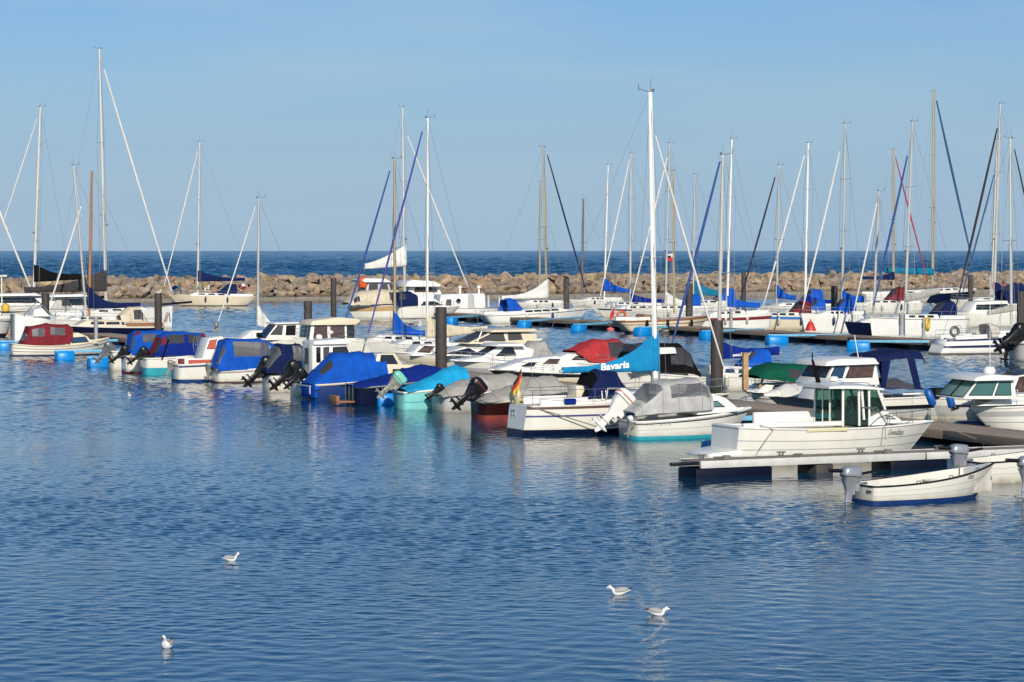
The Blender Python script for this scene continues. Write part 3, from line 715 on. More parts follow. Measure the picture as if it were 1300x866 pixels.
def lettering(b, txt, pxc, pyc, hpx, m, side='near', yn=None, shear=0, bold=0, width=None, name='lettering', par=None, dz=0):
    """letters standing 4 mm proud of the near side of the hull, following it"""
    y0 = yn if yn is not None else b.B * .45
    x, z = b.p(pxc, pyc, y0); x2, z2 = b.p(pxc, pyc - hpx, y0); size = abs(z2 - z) * 1.4
    mb = text_mb(txt, size, shear, bold); xs = [v[0] for v in mb.v]; w0 = max(xs) - min(xs); cx = (max(xs) + min(xs)) / 2
    kx = 1.0
    if width: a = b.p(pxc - width / 2, pyc, y0)[0]; c = b.p(pxc + width / 2, pyc, y0)[0]; kx = abs(c - a) / w0
    out = []
    for vx, vy, vz in mb.v:
        lx = x + (vx - cx) * kx * (1 if b.near < 0 else -1); lz = z + vy - size * .35
        t = max(0, min(1, lx / b.L + .5))
        u = max(0, min(1, lz / b.zs(t))); fl = 0.10 + .45 * t ** 3
        yy = b.bs(t) * (1 - fl * (1 - u) ** 1.4) if yn is None else yn
        out.append((lx, b.near * (yy + .006 + vz), lz))
    mb.v = out; return mb.build(name, m, par or b.root, smooth=False)
def flag(b, x, y, z, h=1.1, cols=None, lean=-.25, size=.5, droop=True, side=0):
    cols = cols or [flagk, flagr, flagy]
    st = MB(); st.tube([(x, y, z), (x + lean * h, y, z + h)], .013, 5); so_ = st.build('flagstaff', palewood, b.root)
    f = MB(); nx, nz_ = 8, 6; G = []
    for i in range(nx + 1):
        for j in range(nz_ + 1):
            u = i / nx; v = j / nz_
            px_ = x + lean * h - u * size * .38; pz = z + h - .03 - v * size * .62 - u * size * .62
            G.append((px_, y + .05 * math.sin(u * 7 + v * 2), pz))
    for i in range(nx):
        for j in range(nz_):
            a = i * (nz_ + 1) + j; f.add([G[a], G[a + nz_ + 1], G[a + nz_ + 2], G[a + 1]], [(0, 1, 2, 3)], min(len(cols) - 1, j * len(cols) // nz_))
    f.build('flag', cols, so_)

def mast(b, base, top, m=None, r=.085, spreaders=(.45, .75), jib=None, jr=.06, stays=True, y=0.0, backstay=True, top_gear=True, splen=.85):
    xb, zb = b.p(base[0], base[1], 0); xt, zt = b.p(top[0], top[1], 0); m = m or alu
    if r > .09: r *= .78
    jr *= .78; wr_ = .007 if b.root.location.y < 170 else .0115
    k = MB(); NP = 8; ring = []
    for i in range(NP + 1):
        q = i / NP; cx = xb + (xt - xb) * q; cz = zb + (zt - zb) * q; rr = r * (1 - .25 * max(0, q - .7) / .3)
        ring.append([(cx + rr * 1.25 * math.cos(a), y + rr * .8 * math.sin(a), cz) for a in [2 * math.pi * j / 10 for j in range(10)]])
    k.loft(ring); mo = k.build('mast', m, b.root)
    P = lambda q: (xb + (xt - xb) * q, y, zb + (zt - zb) * q)
    tips = []
    for s_ in spreaders:
        g = MB(); c = P(s_)
        g.tube([(c[0] - .12, y - splen, c[2] + .05), c, (c[0] - .12, y + splen, c[2] + .05)], .022, 5); g.build('spreader', m, mo); tips.append(c)
    if top_gear:
        g = MB(); c = P(1.0); g.tube([c, (c[0] + .03, y, c[2] + .55)], .009, 4); g.tube([c, (c[0] - .5, y, c[2] + .12)], .012, 4); g.tube([(c[0] - .5, y, c[2] + .05), (c[0] - .5, y, c[2] + .3)], .016, 4); g.lathe([(.0, .0), (.06, .02), (.06, .12), (0, .14)], (c[0] + .12, y, c[2]), 8); g.build('wind_vane', darkmast, mo)
        g = MB(); c = P(.32); g.lathe([(.03, 0), (.09, .04), (.09, .16), (.03, .2)], (c[0] + r * 1.3 + .06, y, c[2]), 8); g.build('mast_light', darkmast, mo)
    if stays:
        for sg in (-1, 1):
            chy = sg * min(b.B * .46, splen + .35); zd = b.sheer(xb)
            pts = [P(.98)] + [(t[0] - .12, sg * splen, t[2] + .05) for t in reversed(tips)] + [(xb - .1, chy, zd)]
            rail(b, [pts], wr_, wire, 'shroud')
            if tips: rail(b, [[P(.5), (xb - .35, chy, zd)]], wr_, wire, 'shroud')
        if backstay: rail(b, [[P(1.0), (-b.L / 2 + .1, 0, b.fs + .1)]], wr_, wire, 'backstay')
    rail(b, [[(xt + r * 1.1, y + .12, zt - .1), (xb + r * 1.4, y + .2, zb + .2)], ], wr_ * .8, ropem, 'halyard')
    if jib:
        x1, z1 = b.p(jib[0], jib[1], 0); x2, z2 = b.p(jib[2], jib[3], 0)
        g = MB(); n = 10
        pts = [(x1 + (x2 - x1) * i / n, y, z1 + (z2 - z1) * i / n - .12 * math.sin(math.pi * i / n)) for i in range(n + 1)]
        rings = []
        for i, p in enumerate(pts):
            q = i / n; rr = jr * (.45 + .75 * math.sin(math.pi * min(1, .12 + q * .80)))
            rings.append([(p[0] + rr * math.cos(a), p[1] + rr * math.sin(a), p[2]) for a in [2 * math.pi * j / 8 for j in range(8)]])
        g.loft(rings); g.build('furled_jib', jib[4], b.root)
        rail(b, [[P(.97), (x1, y, z1)], [(x2, y, z2), (x2 + (x2 - x1) * .02, y, min(z2, b.sheer(x2) + .0))]], .008, wire, 'forestay')
    b.mast = (xb, zb, xt, zt, mo); return mo
def sailcover(b, end, mastpt, m, hm=1.3, he=.30, w=.17, pw=3.0, boom=True, bm_=None, name='sail_cover', wr=.03):
    """boom with the flaked mainsail under its cover: from the boom end to the mast"""
    xe, ze = b.p(end[0], end[1], 0); xm, zm = b.p(mastpt[0], mastpt[1], 0)
    if boom: rail(b, [[(xm, 0, zm + .02), (xe + (xe - xm) * .03, 0, ze + .02)]], .06, bm_ or alu, 'boom')
    mb = MB(); n = 22; rings = []
    for i in range(n + 1):
        q = i / n; x = xm + (xe - xm) * q; zb = zm + (ze - zm) * q - .06; h = he + (hm - he) * (1 - q) ** pw
        if i == 0: x += (xm - xe) / abs(xm - xe) * .10
        ww = w * (1 - .45 * q); ring = []
        for k in range(14):
            a = 2 * math.pi * k / 14; c, s_ = math.cos(a), math.sin(a)
            e = h * .5 * (1 + math.copysign(abs(s_) ** .7, s_)); tp = 1 - .55 * (e / h) * min(1, h / 1.0)
            nn = noise.noise(Vector((x * 3.1, e * 3, k * .3))) * wr
            ring.append((x, ww * tp * math.copysign(abs(c) ** .7, c) + nn, zb + e + nn))
        rings.append(ring)
    mb.loft(rings); o = mb.build(name, m, b.root, angle=60); b.cover = (xm, zm, xe, ze, hm, he, w, pw); return o
def coachroof(b, x0, x1, h, wfrac=.62, m=None, nwin=3, front=.7, back=.15, wm=None, winh=(.35, .75), wlen=None, bev=.06):
    """low cabin trunk between local fractions x0..x1 of the length, with a row of side windows"""
    m = m or white2; xa = -b.L / 2 + x0 * b.L; xb = -b.L / 2 + x1 * b.L; za = b.sheer(xa) - .06; zb = b.sheer(xb) - .06
    w = b.B / 2 * wfrac
    pts = [(xa, za), (xa + back, za + h), (xb - front * 1.2, zb + h * .8), (xb, zb)]
    c = cabin_l(b, pts, w, w * .86, m, 'coachroof', bev)
    Ls = (xb - front * 1.4) - (xa + .5); wl_ = wlen or Ls / max(1, nwin) * .7
    for i in range(nwin):
        x = xa + .45 + Ls * (i + .5) / nwin; q = (x - xa) / (xb - xa); z0 = za + (zb - za) * q; hh = h * (1 - .2 * q)
        window_l(c, [(x - wl_ / 2, z0 + hh * winh[0]), (x + wl_ / 2, z0 + hh * winh[0] + .01), (x + wl_ / 2 - .05, z0 + hh * winh[1]), (x - wl_ / 2 + .03, z0 + hh * winh[1])], wm or dglass)
    return c
def sprayhood(b, x, h, length=1.1, m=None, wfrac=.6, win=True, zoff=.35):
    """folding hood over the companionway, open towards the stern"""
    w = b.B / 2 * wfrac; z = b.sheer(x) + zoff - .35
    S3 = [(x, z + h * .96, z, w), (x + length * .3, z + h, z, w), (x + length * .55, z + h * .9, z, w * .97), (x + length, z + zoff * .9, z, w * .9)]
    return canopy_l(b, S3, m or c_navy, ((.42, .86, .30, .70),) if win else (), vinyld, 3.0, 'sprayhood', .015)
def cockpit(b, x0, x1, m=None):
    """coamings and benches either side of the cockpit well"""
    xa = -b.L / 2 + x0 * b.L; xb = -b.L / 2 + x1 * b.L; mb = MB()
    for sg in (-1, 1):
        w = b.B / 2 * .66
        za, zb = b.sheer(xa), b.sheer(xb)
        r = []
        for x, z in ((xa, za), (xb, zb)): r.append([(x, sg * w, z - .05), (x, sg * w * .97, z + .26), (x, sg * (w * .97 - .12), z + .26), (x, sg * (w - .2), z - .05)])
        mb.loft(r)
    mb.build('cockpit_coaming', m or white2, b.root, bevel=.03)
def wheel(b, x, z, r=.35, y=0, axis='x', m=None):
    mb = MB(); mb.torus((x, y, z), r, .016, axis, 20, 6)
    for k in range(3):
        a = 2 * math.pi * k / 3; mb.tube([(x, y, z), (x, y + r * math.cos(a), z + r * math.sin(a))], .01, 4)
    mb.tube([(x, y, z), (x + .3, y, z - .1)], .03, 6); mb.build('steering_wheel', m or steel, b.root)
def fender(px, py, D, label, m, l=.55, r=.11, tilt=0, round_=False, group=None):
    P = atD(px, py, D); mb = MB()
    if round_: prof = [(.02, .26), (.05, .22), (.15, .15), (.22, .02), (.22, -.06), (.15, -.18), (.03, -.24)]
    else: prof = [(.02, l / 2 + .06), (.03, l / 2 + .01), (r * .7, l / 2 - .04), (r, l / 2 - .10), (r, -l / 2 + .10), (r * .7, -l / 2 + .04), (.02, -l / 2)]
    mb.lathe(prof, (0, 0, 0), 14); mb.tube([(0, 0, .25), (0.02, 0.05, .75)], .012, 5)
    o = mb.build('fender', [m], None, angle=60); o.location = P; o.rotation_euler = (0, tilt, 0); return tag(o, label, 'fender', group)

# ------------------------------------------------------------------ pontoons, fingers, piles
PD = Vector((-math.sin(R(HEAD)), math.cos(R(HEAD)), 0))          # pontoons run away to the left
def pontoon(name, label, a, l0, l1, width, top=.5, edge=None, deck=None, floats=None, group=None):
    """walkway: a = point of the near-left edge, runs along PD from l0 to l1, width measured along U"""
    root = empty(name, label, 'pontoon', Vector(a) + PD * l0, R(HEAD) + math.pi / 2, group); L = l1 - l0
    d = MB(); x = 0
    while x < L - .1:
        d.box(x, min(L, x + .195), -width + .12, -.12, top - .08 , top + (.004 if int(x * 7) % 3 else 0)); x += .21
    d.build('deck', deck or deckconc, root, bevel=.01)
    e = MB()
    for y0, y1 in ((-.118, 0), (-width, -width + .118)):
        x = 0
        while x < L - .1: e.box(x, min(L, x + 12 - .04), y0, y1, top - .30, top + .015); x += 12
    e.build('edge_beam', edge or galv, root, bevel=.01)
    x = 1.0
    while x < L - 2:
        f = MB(); f.box(x, x + 2.6, -width + .2, -.2, -.25, top - .2); f.build('float', floats or darkfloat, root, bevel=.06); x += 6
    return root
near_a = Vector((17.5, 98, 0)) - U * 1.3
pontoon('pontoon', 'long brown decked main pontoon that the near row of boats is moored to', near_a, -22, 150, 2.6, .5, deckwood)
far_a = Vector((29.5, 193, 0))
pontoon('pontoon', 'weathered timber decked pontoon beyond the channel with pale blue edge and grey pedestals', far_a, 0, 96, 2.6, .62, deckwood, deckwood)
# finger with the dark float at right front
FA = at(890, 586, .52); FB = at(1300, 570, .52); fd = (FB - FA); fl_ = fd.length; fang = math.atan2(fd.y, fd.x)
fing = empty('finger_pontoon', 'white edged finger pontoon on dark blue floats beside the white pilothouse boat', 'pontoon', (FA.x, FA.y, 0), fang)
m_ = MB()
for i in range(int((fl_ + 4.4) / .15)): m_.box(i * .15, i * .15 + .138, .1, 1.25, .42, .51 + .004 * (i * 7 % 3 == 0))
m_.build('deck', deckconc, fing)
m_ = MB(); x = 0
while x < fl_ + 4:
    m_.box(x, min(x + 8.3, fl_ + 4.5), 0, .098, .30, .53); x += 8.36
m_.box(0, fl_ + 4.5, 1.252, 1.35, .30, .53); m_.build('edge_beam', galv, fing, bevel=.012)
m_ = MB(); m_.box(-.95, .25, .12, .30, .40, .50); m_.build('end_bar', blackp, fing, bevel=.02)
for x, w in ((-.15, 2.75), (4.2, .65), (7.0, 2.2), (10.6, 2.4)):
    f = MB(); f.box(x, x + w, .03, 1.2, -.3, .29); f.build('float', darkfloat if w > 1 else pilem, fing, bevel=.07)
for x in (.7, 3.6, 6.6, 9.6):
    for y in (.16, 1.16):
        m_ = MB(); m_.tube([(x - .16, y, .62), (x + .16, y, .62)], .025, 6); m_.tube([(x - .06, y, .5), (x - .06, y, .62)], .03, 6); m_.tube([(x + .06, y, .5), (x + .06, y, .62)], .03, 6); m_.build('cleat', darkmast, fing)
for x in (.9, 6.9):
    m_ = MB()
    for k in range(4): m_.torus((x + .3, .5, .535 + .03 * k), .17 - .02 * k, .018, 'z', 18, 6)
    o = m_.build('rope_coil', ropem, None); o.parent = None; o.matrix_basis = Matrix.Translation(fing.location) @ Matrix.Rotation(fang, 4, 'Z'); tag(o, 'coiled dark rope lying on the white edged finger pontoon ' + ('near its outer end' if x < 3 else 'halfway along it'), 'rope')
def mooring_finger(px, py, label, ln=7.0, w=1.15, h=.62, head=HEAD, end=None, fw=.9):
    P = at(px, py, 0); a = R(head)
    if end is not None:
        E = at(end[0], end[1], .42); a = math.atan2(E.y - P.y, E.x - P.x); ln = math.hypot(E.x - P.x, E.y - P.y)
    root = empty('mooring_finger', label, 'mooring finger', P, a, 'mooring fingers with blue drum floats')
    f = MB(); n = 16; ring = []
    for x, k in ((-w / 2, .86), (-w / 2 + .07, 1), (w / 2 - .07, 1), (w / 2, .86)):
        ring.append([(x, fw / 2 * k * math.copysign(abs(math.cos(t)) ** .55, math.cos(t)), .13 + (h / 2 + .16) * k * math.copysign(abs(math.sin(t)) ** .55, math.sin(t))) for t in [2 * math.pi * j / n for j in range(n)]])
    f.loft(ring); f.build('float', floatblue, root, angle=50)
    b = MB(); zt = h + .02
    for y in (-.22, .22): b.box(-.6, ln, y - .05, y + .05, zt - .16, zt)
    for i in range(int(ln / 1.2)): b.box(i * 1.2 + .3, i * 1.2 + .4, -.17, .17, zt - .12, zt - .04)
    b.build('beam', paleblue, root, bevel=.01); return root
for args in ((82, 457, 'blue drum float in front of the wine red canopy boat', 8), (8, 444, 'blue drum float at the left edge of the picture', 8),
             (124, 466, 'blue drum float behind the tilted grey outboard motor', 7), (588, 521, 'blue drum float behind the black outboard of the maroon boat', 8),
             (492, 514, 'blue drum float under the mint green outboard motor', 7.5), (852, 552, 'blue drum float between the sailboat stern and the white outboard motor', 8),
             (915, 583, 'blue drum float under the swim platform of the white pilothouse boat', 7)):
    mooring_finger(args[0], args[1], args[2], args[3])
for i, (px, py, e) in enumerate(((573, 411, (620, 402)), (666, 416, (738, 405.5)), (735, 421, (800, 411)), (816, 425, (888, 416)), (900, 430, (968, 421)), (986, 436, (1078, 428)), (1090, 444, (1180, 437)))):
    lab = ['float in front of the white deckhouse', 'float in front of the tan masted sailboat hull', 'float in open water before the red flag', 'float under the stern of the wooden cabin sailboat', 'float left of the tallest dark pile', 'float below the white hull with red triangle', 'float nearest to the navy bimini cruiser'][i]
    mooring_finger(px, py, 'blue drum ' + lab + ' on the far pontoon', end=e, w=1.6, h=.66)
def pile(px, top, wl, wpx, label, m=None, collar=False):
    P = at(px, wl, 0); r = wpx / FPX * P.y / 2; z = atD(px, top, P.y).z
    root = empty('mooring_pile', label, 'mooring pile', P, 0, 'dark mooring piles')
    mb = MB(); n = 18; rr = random.Random(int(px))
    mb.lathe([(r, -1), (r, 0.4), (r * 1.0, z * .5), (r, z - .06), (r * .94, z), (.01, z + .02)], (0, 0, 0), n); mb.build('shaft', m or pilem, root, angle=40)
    c = MB(); c.lathe([(r * 1.02, -.3), (r * 1.03, .3), (r * 1.0, .34)], (0, 0, 0), n); c.build('weed_band', mat('weed', (.02, .025, .015), .9, 0, .4, 8, .8, 10), root)
    if collar:
        c = MB(); c.lathe([(r * .98 + .02, .5), (r + .03, .5), (r + .03, 1.9), (r * .98 + .02, 1.9)], (0, 0, 0), n); c.build('sleeve', pedm, root)
    return root
for px, top, wl, w, lab in ((201, 372.5, 430, 9.5, 'dark round pile in front of the white racing yacht bow'), (391, 382.5, 441, 10.5, 'dark round pile right of the small white pilothouse'),
        (560, 390, 487, 14.5, 'tall dark pile behind the deep blue tarpaulin boat'), (910, 407, 500, 16, 'thickest dark pile behind the grey canopied cuddy boat'),
        (58, 372, 441, 10, 'dark pile under the charcoal boom cover at left')):
    pile(px, top, wl, w, lab)
for px, top, wl, w, lab, m in ((423.5, 353.5, 405, 7.2, 'slim dark pile in open water left of the cream canvas motorboat', None), (719, 354, 400, 7.5, 'rough weedy pile beside the navy furled jib', pilewood),
        (875, 360, 420, 9, 'dark pile among the blue covered sailboats left of the white furled jib', None), (944, 346, 398, 6, 'dark pile standing by the navy furled jib', None),
        (1296, 370, 436, 11, 'dark pile at the right edge of the picture', None), (1232, 349, 394, 6.5, 'weedy pile between the racked sailboats at right', pilewood)):
    pile(px, top, wl, w, lab, m)
pile(1059, 363, 421, 8.5, 'dark pile with grey sleeve on the far pontoon', None, True)
def pedestal(px, py, label, h=1.25, w=.2, z0=.55, m=None):
    P = at(px, py, z0); root = empty('service_pedestal', label, 'pedestal', P, R(HEAD), 'grey service pedestals')
    b = MB(); b.lathe([(w * .62, 0), (w * .62, .04), (w * .5, .05), (w * .5, h - .12), (w * .52, h - .1), (w * .5, h), (.01, h + .03)], (0, 0, 0), 12); b.build('column', m or pedm, root, angle=40)
    c = MB(); c.box(-w * .55, -w * .42, -.07, .07, h * .5, h * .75); c.build('socket_cover', darkmast, root); return root
for px, py, lab, h, w in ((1145, 426, 'wide grey pedestal before the white hull', 1.65, .46), (1172.5, 429, 'narrow grey pedestal with the yellow lifebuoy', 1.45, .26), (928, 416, 'grey pedestal between blue striped hull and dark pile', 1.6, .26),
        (777, 405, 'grey pedestal beside the red flag', 1.6, .22)):
    pedestal(px, py, lab + ' on the far pontoon', h, w)
for px, py, lab in ((122, 432, 'grey pedestal behind the bow of the wine red canopy boat'),):
    pedestal(px, py, lab, 1.7, .28)
pedestal(832, 497, 'grey square pedestal below the white mast of the azure cover sailboat', 1.4, .42)
# lifebuoy, buoys on the far pontoon
def ringbuoy(px, py, D, m, label, Rr=.3, r=.075, ang=20):
    P = atD(px, py, D); mb = MB(); mb.torus((0, 0, 0), Rr, r, 'y'); o = mb.build('lifebuoy', [m], None); o.location = P; o.rotation_euler = (0, 0, R(ang)); return tag(o, label, 'lifebuoy')
ringbuoy(1177.5, 411.5, 197, yellow, 'yellow lifebuoy on the narrow pedestal of the far pontoon', .42, .12, 70)
ringbuoy(789, 401, 240, orange, 'orange lifebuoy on the rail of the wooden cabin sailboat', .38, .11)
def buoy(px, py, m, label, r=.36):
    P = at(px, py, 0); mb = MB(); mb.lathe([(.02, -r * .6), (r * .8, -r * .3), (r, .1), (r * .8, r * .5), (r * .3, r * .7), (.05, r * .8)], (0, 0, 0), 16); o = mb.build('buoy', [m], None); o.location = P; return tag(o, label, 'buoy')
buoy(775, 419.5, pinkp, 'pink round buoy floating below the red flag')
P = at(1029, 420, .55); mb = MB(); mb.lathe([(.46, 0), (.45, .08), (.2, .68), (.06, .78), (.06, .92), (.01, .94)], (0, 0, 0), 14); o = mb.build('marker_cone', [redp], None); o.location = P; tag(o, 'bright red cone shaped buoy standing on the far pontoon before the white bow', 'buoy')

# ------------------------------------------------------------------ NEAR ROW, left to right (sterns towards the left)
# 1 clinker boat with wine red canopy
b = Boat('motorboat', 'white clinker built boat with wine red canopy and cream cabin at far left', 'boat', 14, 452, 138, 436.5, 429)
hull(b, white, navystripe, .09, ((.30, .36, brown), (.62, .68, brown)), wt=.55, tm=.45, bp=2.2, sag=.30, rb=.7, rail=cream, railr=.05)
cb = cabin(b, [(64, 439), (84, 424), (100, 422.5), (111, 427), (117, 434), (124, 434.5), (126, 436)], .85, .7, cream)
window(cb, [(91, 435.8), (91, 429), (109, 427.5), (113, 434)], bglass); window(cb, [(75, 436.5), (79, 432), (88, 428.5), (88, 436)], dglass)
canopy(b, [(28, 436, 438), (36, 414.5, 438), (60, 410.5, 438.5), (86, 412, 436), (90, 415, 427)], .95, c_red, ((.05, .17, .25, .75), (.32, .52, .05, .26), (.62, .86, .06, .24), (.32, .52, .74, .95), (.62, .86, .76, .94)), vinyl)
flag(b, -b.L / 2 + .1, 0, b.fs, 1.0)
# 2 low white boat with grey outboard
b = Boat('motorboat', 'low white boat with tilted grey outboard left of the red and blue canopies', 'boat', 140, 470, 214, 446, 441)
hull(b, white, None, .1, wt=.8, rb=.5, rail=white2, railr=.06)
outboard(b, -b.L / 2 - .1, .95, 0, 1.15, 42, greycowl, greycowl)
canopy(b, [(150, 447, 446), (170, 440, 445), (195, 441, 444), (205, 444, 443)], .8, c_white, n=2, name='boat_cover', wr=.04)
# 3, 4 two blue and red canopies
b = Boat('motorboat', 'white motorboat under left blue and red canopy with black outboard', 'boat', 158, 474, 246, 452, 446)
hull(b, white, redboot, .12, ((.78, .9, mstripe),), wt=.85, rb=.6, rail=white2, railr=.05)
outboard(b, -b.L / 2 - .05, .95, 0, 1.05, 55)
canopy(b, [(163, 447, 451), (168, 424, 450), (176, 420, 450), (205, 419, 450), (228, 421, 450)], .98, c_royal, ((.06, .26, .16, .44), (.06, .26, .56, .84), (.40, .62, .08, .27), (.68, .92, .08, .27), (.40, .62, .73, .92)), vinyl, panels=((.30, .38, .28, .45, c_red),))
m_ = MB(); m_.box(-b.L / 2 - .03, -b.L / 2 - .012, -.45, .55, .25, .85); m_.build('name_board', white2, b.root)
b = Boat('motorboat', 'teal bottomed boat under right blue and red canopy with black outboard', 'boat', 182, 476, 272, 455, 447)
hull(b, white, teal, .42, wt=.8, rb=.6, rail=white2, railr=.05)
outboard(b, -b.L / 2 - .05, .95, .1, 1.05, 55)
canopy(b, [(192, 451, 453), (204, 426, 452), (212, 422, 452), (236, 421, 451), (258, 423, 450)], .95, c_deep, ((.06, .27, .14, .44), (.06, .27, .54, .84), (.40, .66, .08, .30), (.72, .93, .08, .28)), vinyld, panels=((.0, .40, .42, .58, c_red), (.28, .38, .1, .42, c_red), (.94, 1.0, 0, 1, c_red), (.30, .94, .30, .7, c_royal)))
rail(b, [[(-b.L / 2 + .8, -.98, .9), (-b.L / 2 + 1.2, -.95, 2.0)]], .05, c_black, 'strap')
# 5 white cabin boat with red upholstery
b = Boat('motorboat', 'open white boat with red seats and steering wheel between two blue canopies', 'boat', 222, 485, 334, 463, 452)
hull(b, white, bluepaint, .16, ((.82, .92, navystripe),), wt=.85, tm=.35, rb=.7, rail=white2, railr=.05)
m_ = MB(); m_.box(-b.L / 2 + .3, -.1, -.85, -.70, b.fs - .05, b.fs + .35); m_.box(-b.L / 2 + .3, -.1, .70, .85, b.fs - .05, b.fs + .35); m_.build('coaming', white2, b.root, bevel=.04)
m_ = MB(); m_.box(-b.L / 2 + .5, -.3, -.69, -.5, b.fs, b.fs + .28); m_.box(-b.L / 2 + .35, -b.L / 2 + .75, -.5, .69, b.fs, b.fs + .30); m_.build('seat', redseat, b.root, bevel=.04)
m_ = MB(); m_.box(-b.L / 2 + .5, -.25, -.865, -.852, b.fs + .04, b.fs + .28); m_.build('coaming_trim', redseat, b.root)
cb = cabin(b, [(256, 457), (265, 430), (283, 427), (296, 446), (300, 456)], .8, .68, white2)
window(cb, [(263, 443), (267, 432), (276, 431), (273, 443)], redseat)
screen(cb, 2, dglass, (.1, .1, .1, .2), split=1)
wheel(b, b.p(246, 436)[0], b.p(246, 437)[1], .42, -.3)
outboard(b, -b.L / 2 - .05, .75, .3, .7, 20, greymetal)
m_ = MB(); m_.tube([(0, .2, 1.2), (-.1, .2, 2.9)], .03); m_.lathe([(.02, 0), (.14, .05), (.14, .25), (.02, .3)], (-.1, .2, 2.9)); m_.build('lamp_post', greymetal, b.root)
flag(b, b.p(283, 425)[0], .3, b.p(283, 425)[1], .7, size=.45)
# 6 blue canopy cruiser
b = Boat('motorboat', 'white motorboat under a bright blue canopy with big side window', 'boat', 272, 486, 372, 471, 461)
hull(b, white, brown, .09, ((.80, .86, brown),), wt=.88, rb=.6, rail=white2, railr=.05)
canopy(b, [(271, 467, 471), (284, 432, 470), (292, 429.5, 470), (330, 430, 468), (351, 437, 466)], 1.0, c_royal, ((.05, .30, .18, .42), (.05, .30, .56, .82), (.42, .88, .05, .30), (.42, .88, .7, .95)), vinyl, wr=.03)
m_ = MB(); m_.tube([(.2, -.2, 2.42), (.3, .1, 2.5), (.5, .3, 2.42)], .09, 8); m_.build('rolled_cover', c_black, b.root)
outboard(b, -b.L / 2 - .05, .7, .3, .7, 10, greymetal)
# 7 black folding hood boat
b = Boat('motorboat', 'white speedboat with black folding hood, clear back panel and black outboard', 'boat', 338, 497, 432, 475, 466)
hull(b, white, None, .1, wt=.85, rb=.6, rail=rubber, railr=.05)
outboard(b, -b.L / 2 - .05, .85, .0, 1.45, 48)
canopy(b, [(333, 470, 474), (349, 443, 473), (356, 436.5, 473), (380, 437, 473), (397, 446, 458)], .9, c_navy, ((.06, .42, .14, .86), (.62, .92, .05, .36), (.62, .92, .64, .95)), vinyl)
rail(b, [[(x, -.85, .95) for x in (-1.5, .6)], [(x, -.85, 1.15) for x in (-1.5, .6)]] + [[(x, -.85, .8), (x, -.85, 1.15)] for x in (-1.5, -.8, -.1, .6)], .018)
m_ = MB(); m_.box(.3, 1.1, -.7, .7, .8, 1.3); m_.build('console', white2, b.root, bevel=.06); wheel(b, .25, 1.35, .25, -.3)
m_ = MB(); m_.box(-1.2, -.5, -.6, .6, .6, 1.1); m_.build('seat', blackp, b.root, bevel=.06)
# 8 white pilothouse
b = Boat('motorboat', 'white pilothouse fishing boat with black outboard beside the royal blue canopy', 'boat', 374, 503, 482, 478, 468)
hull(b, white, None, .1, wt=.85, rb=.6, rail=white2, railr=.05)
outboard(b, -b.L / 2 - .05, .85, .3, 1.4, 50)
cb = cabin(b, [(396, 476), (397, 437), (438, 434), (452, 455), (456, 472)], .8, .74, white2, 'pilothouse')
window(cb, [(402, 460), (402, 441), (407, 440.5), (407, 460)], dglass, 'door_window'); window(cb, [(411, 455), (411, 441), (418, 440.5), (418, 455)], vinyld); window(cb, [(423, 455), (423, 441), (440, 440), (446, 453)], dglass)
screen(cb, 2, dglass, split=1); screen(cb, 0, dglass, (.3, .3, .35, .15), 'door')
rf = cabin(b, [(398, 438), (399, 433.5), (438, 430), (447, 433), (446, 437)], .92, .86, white2, 'roof')
m_ = MB(); x_, z_ = b.p(405, 431); m_.lathe([(.05, 0), (.16, .05), (.16, .2), (.05, .26)], (x_, 0, z_)); m_.build('radar_dome', white2, b.root)
rail(b, [[b.p(392, 432, .5)[:1] + (-.5,) + b.p(392, 432, .5)[1:], b.p(392, 476, .5)[:1] + (-.5,) + b.p(392, 476, .5)[1:]]], .02)
# 9 cream cabin boat with big blue cover
b = Boat('motorboat', 'blue hulled boat with cream cabin and slumped royal blue cover over its stern', 'boat', 392, 507, 566, 488, 470)
hull(b, cream, bluepaint, .45, ((0, .9, bluepaint),), wt=.85, rb=.7, rail=cream, railr=.05)
cb = cabin(b, [(466, 482), (476, 464), (480, 449), (502, 449), (512, 463), (541, 463), (546, 475)], 1.0, .85, cream)
window(cb, [(483, 462), (485, 451), (500, 451), (506, 462)], dglass); window(cb, [(482, 478), (483, 473), (493, 472.5), (493, 477.5)], pglass); window(cb, [(499, 477), (499, 469), (524, 469), (526, 475)], dglass)
screen(cb, 3, dglass, split=1)
canopy(b, [(393, 487, 496), (404, 470, 492), (418, 456, 490), (426, 448, 489), (460, 446.5, 487), (486, 448.5, 484)], 1.12, c_royal, ((.17, .36, .22, .40),), vinyld, n=2.6, wr=.07, name='boat_cover', wname='cover_window')
m_ = MB(); m_.box(-b.L / 2 - .05, -b.L / 2 + .1, -1.0, 1.0, .1, b.fs + .15); m_.build('transom_cover', c_royal, b.root, bevel=.05)
rail(b, [[(-b.L / 2 - .25, -1.0, b.fs - .05), (-b.L / 2 - .25, 1.0, b.fs - .05)], [(-b.L / 2 - .25, -.9, .3), (-b.L / 2 - .25, -.9, b.fs)]], .03, galv, 'swim_ladder')
outboard(b, -b.L / 2 - .2, .85, .75, 1.0, 50, blackp)
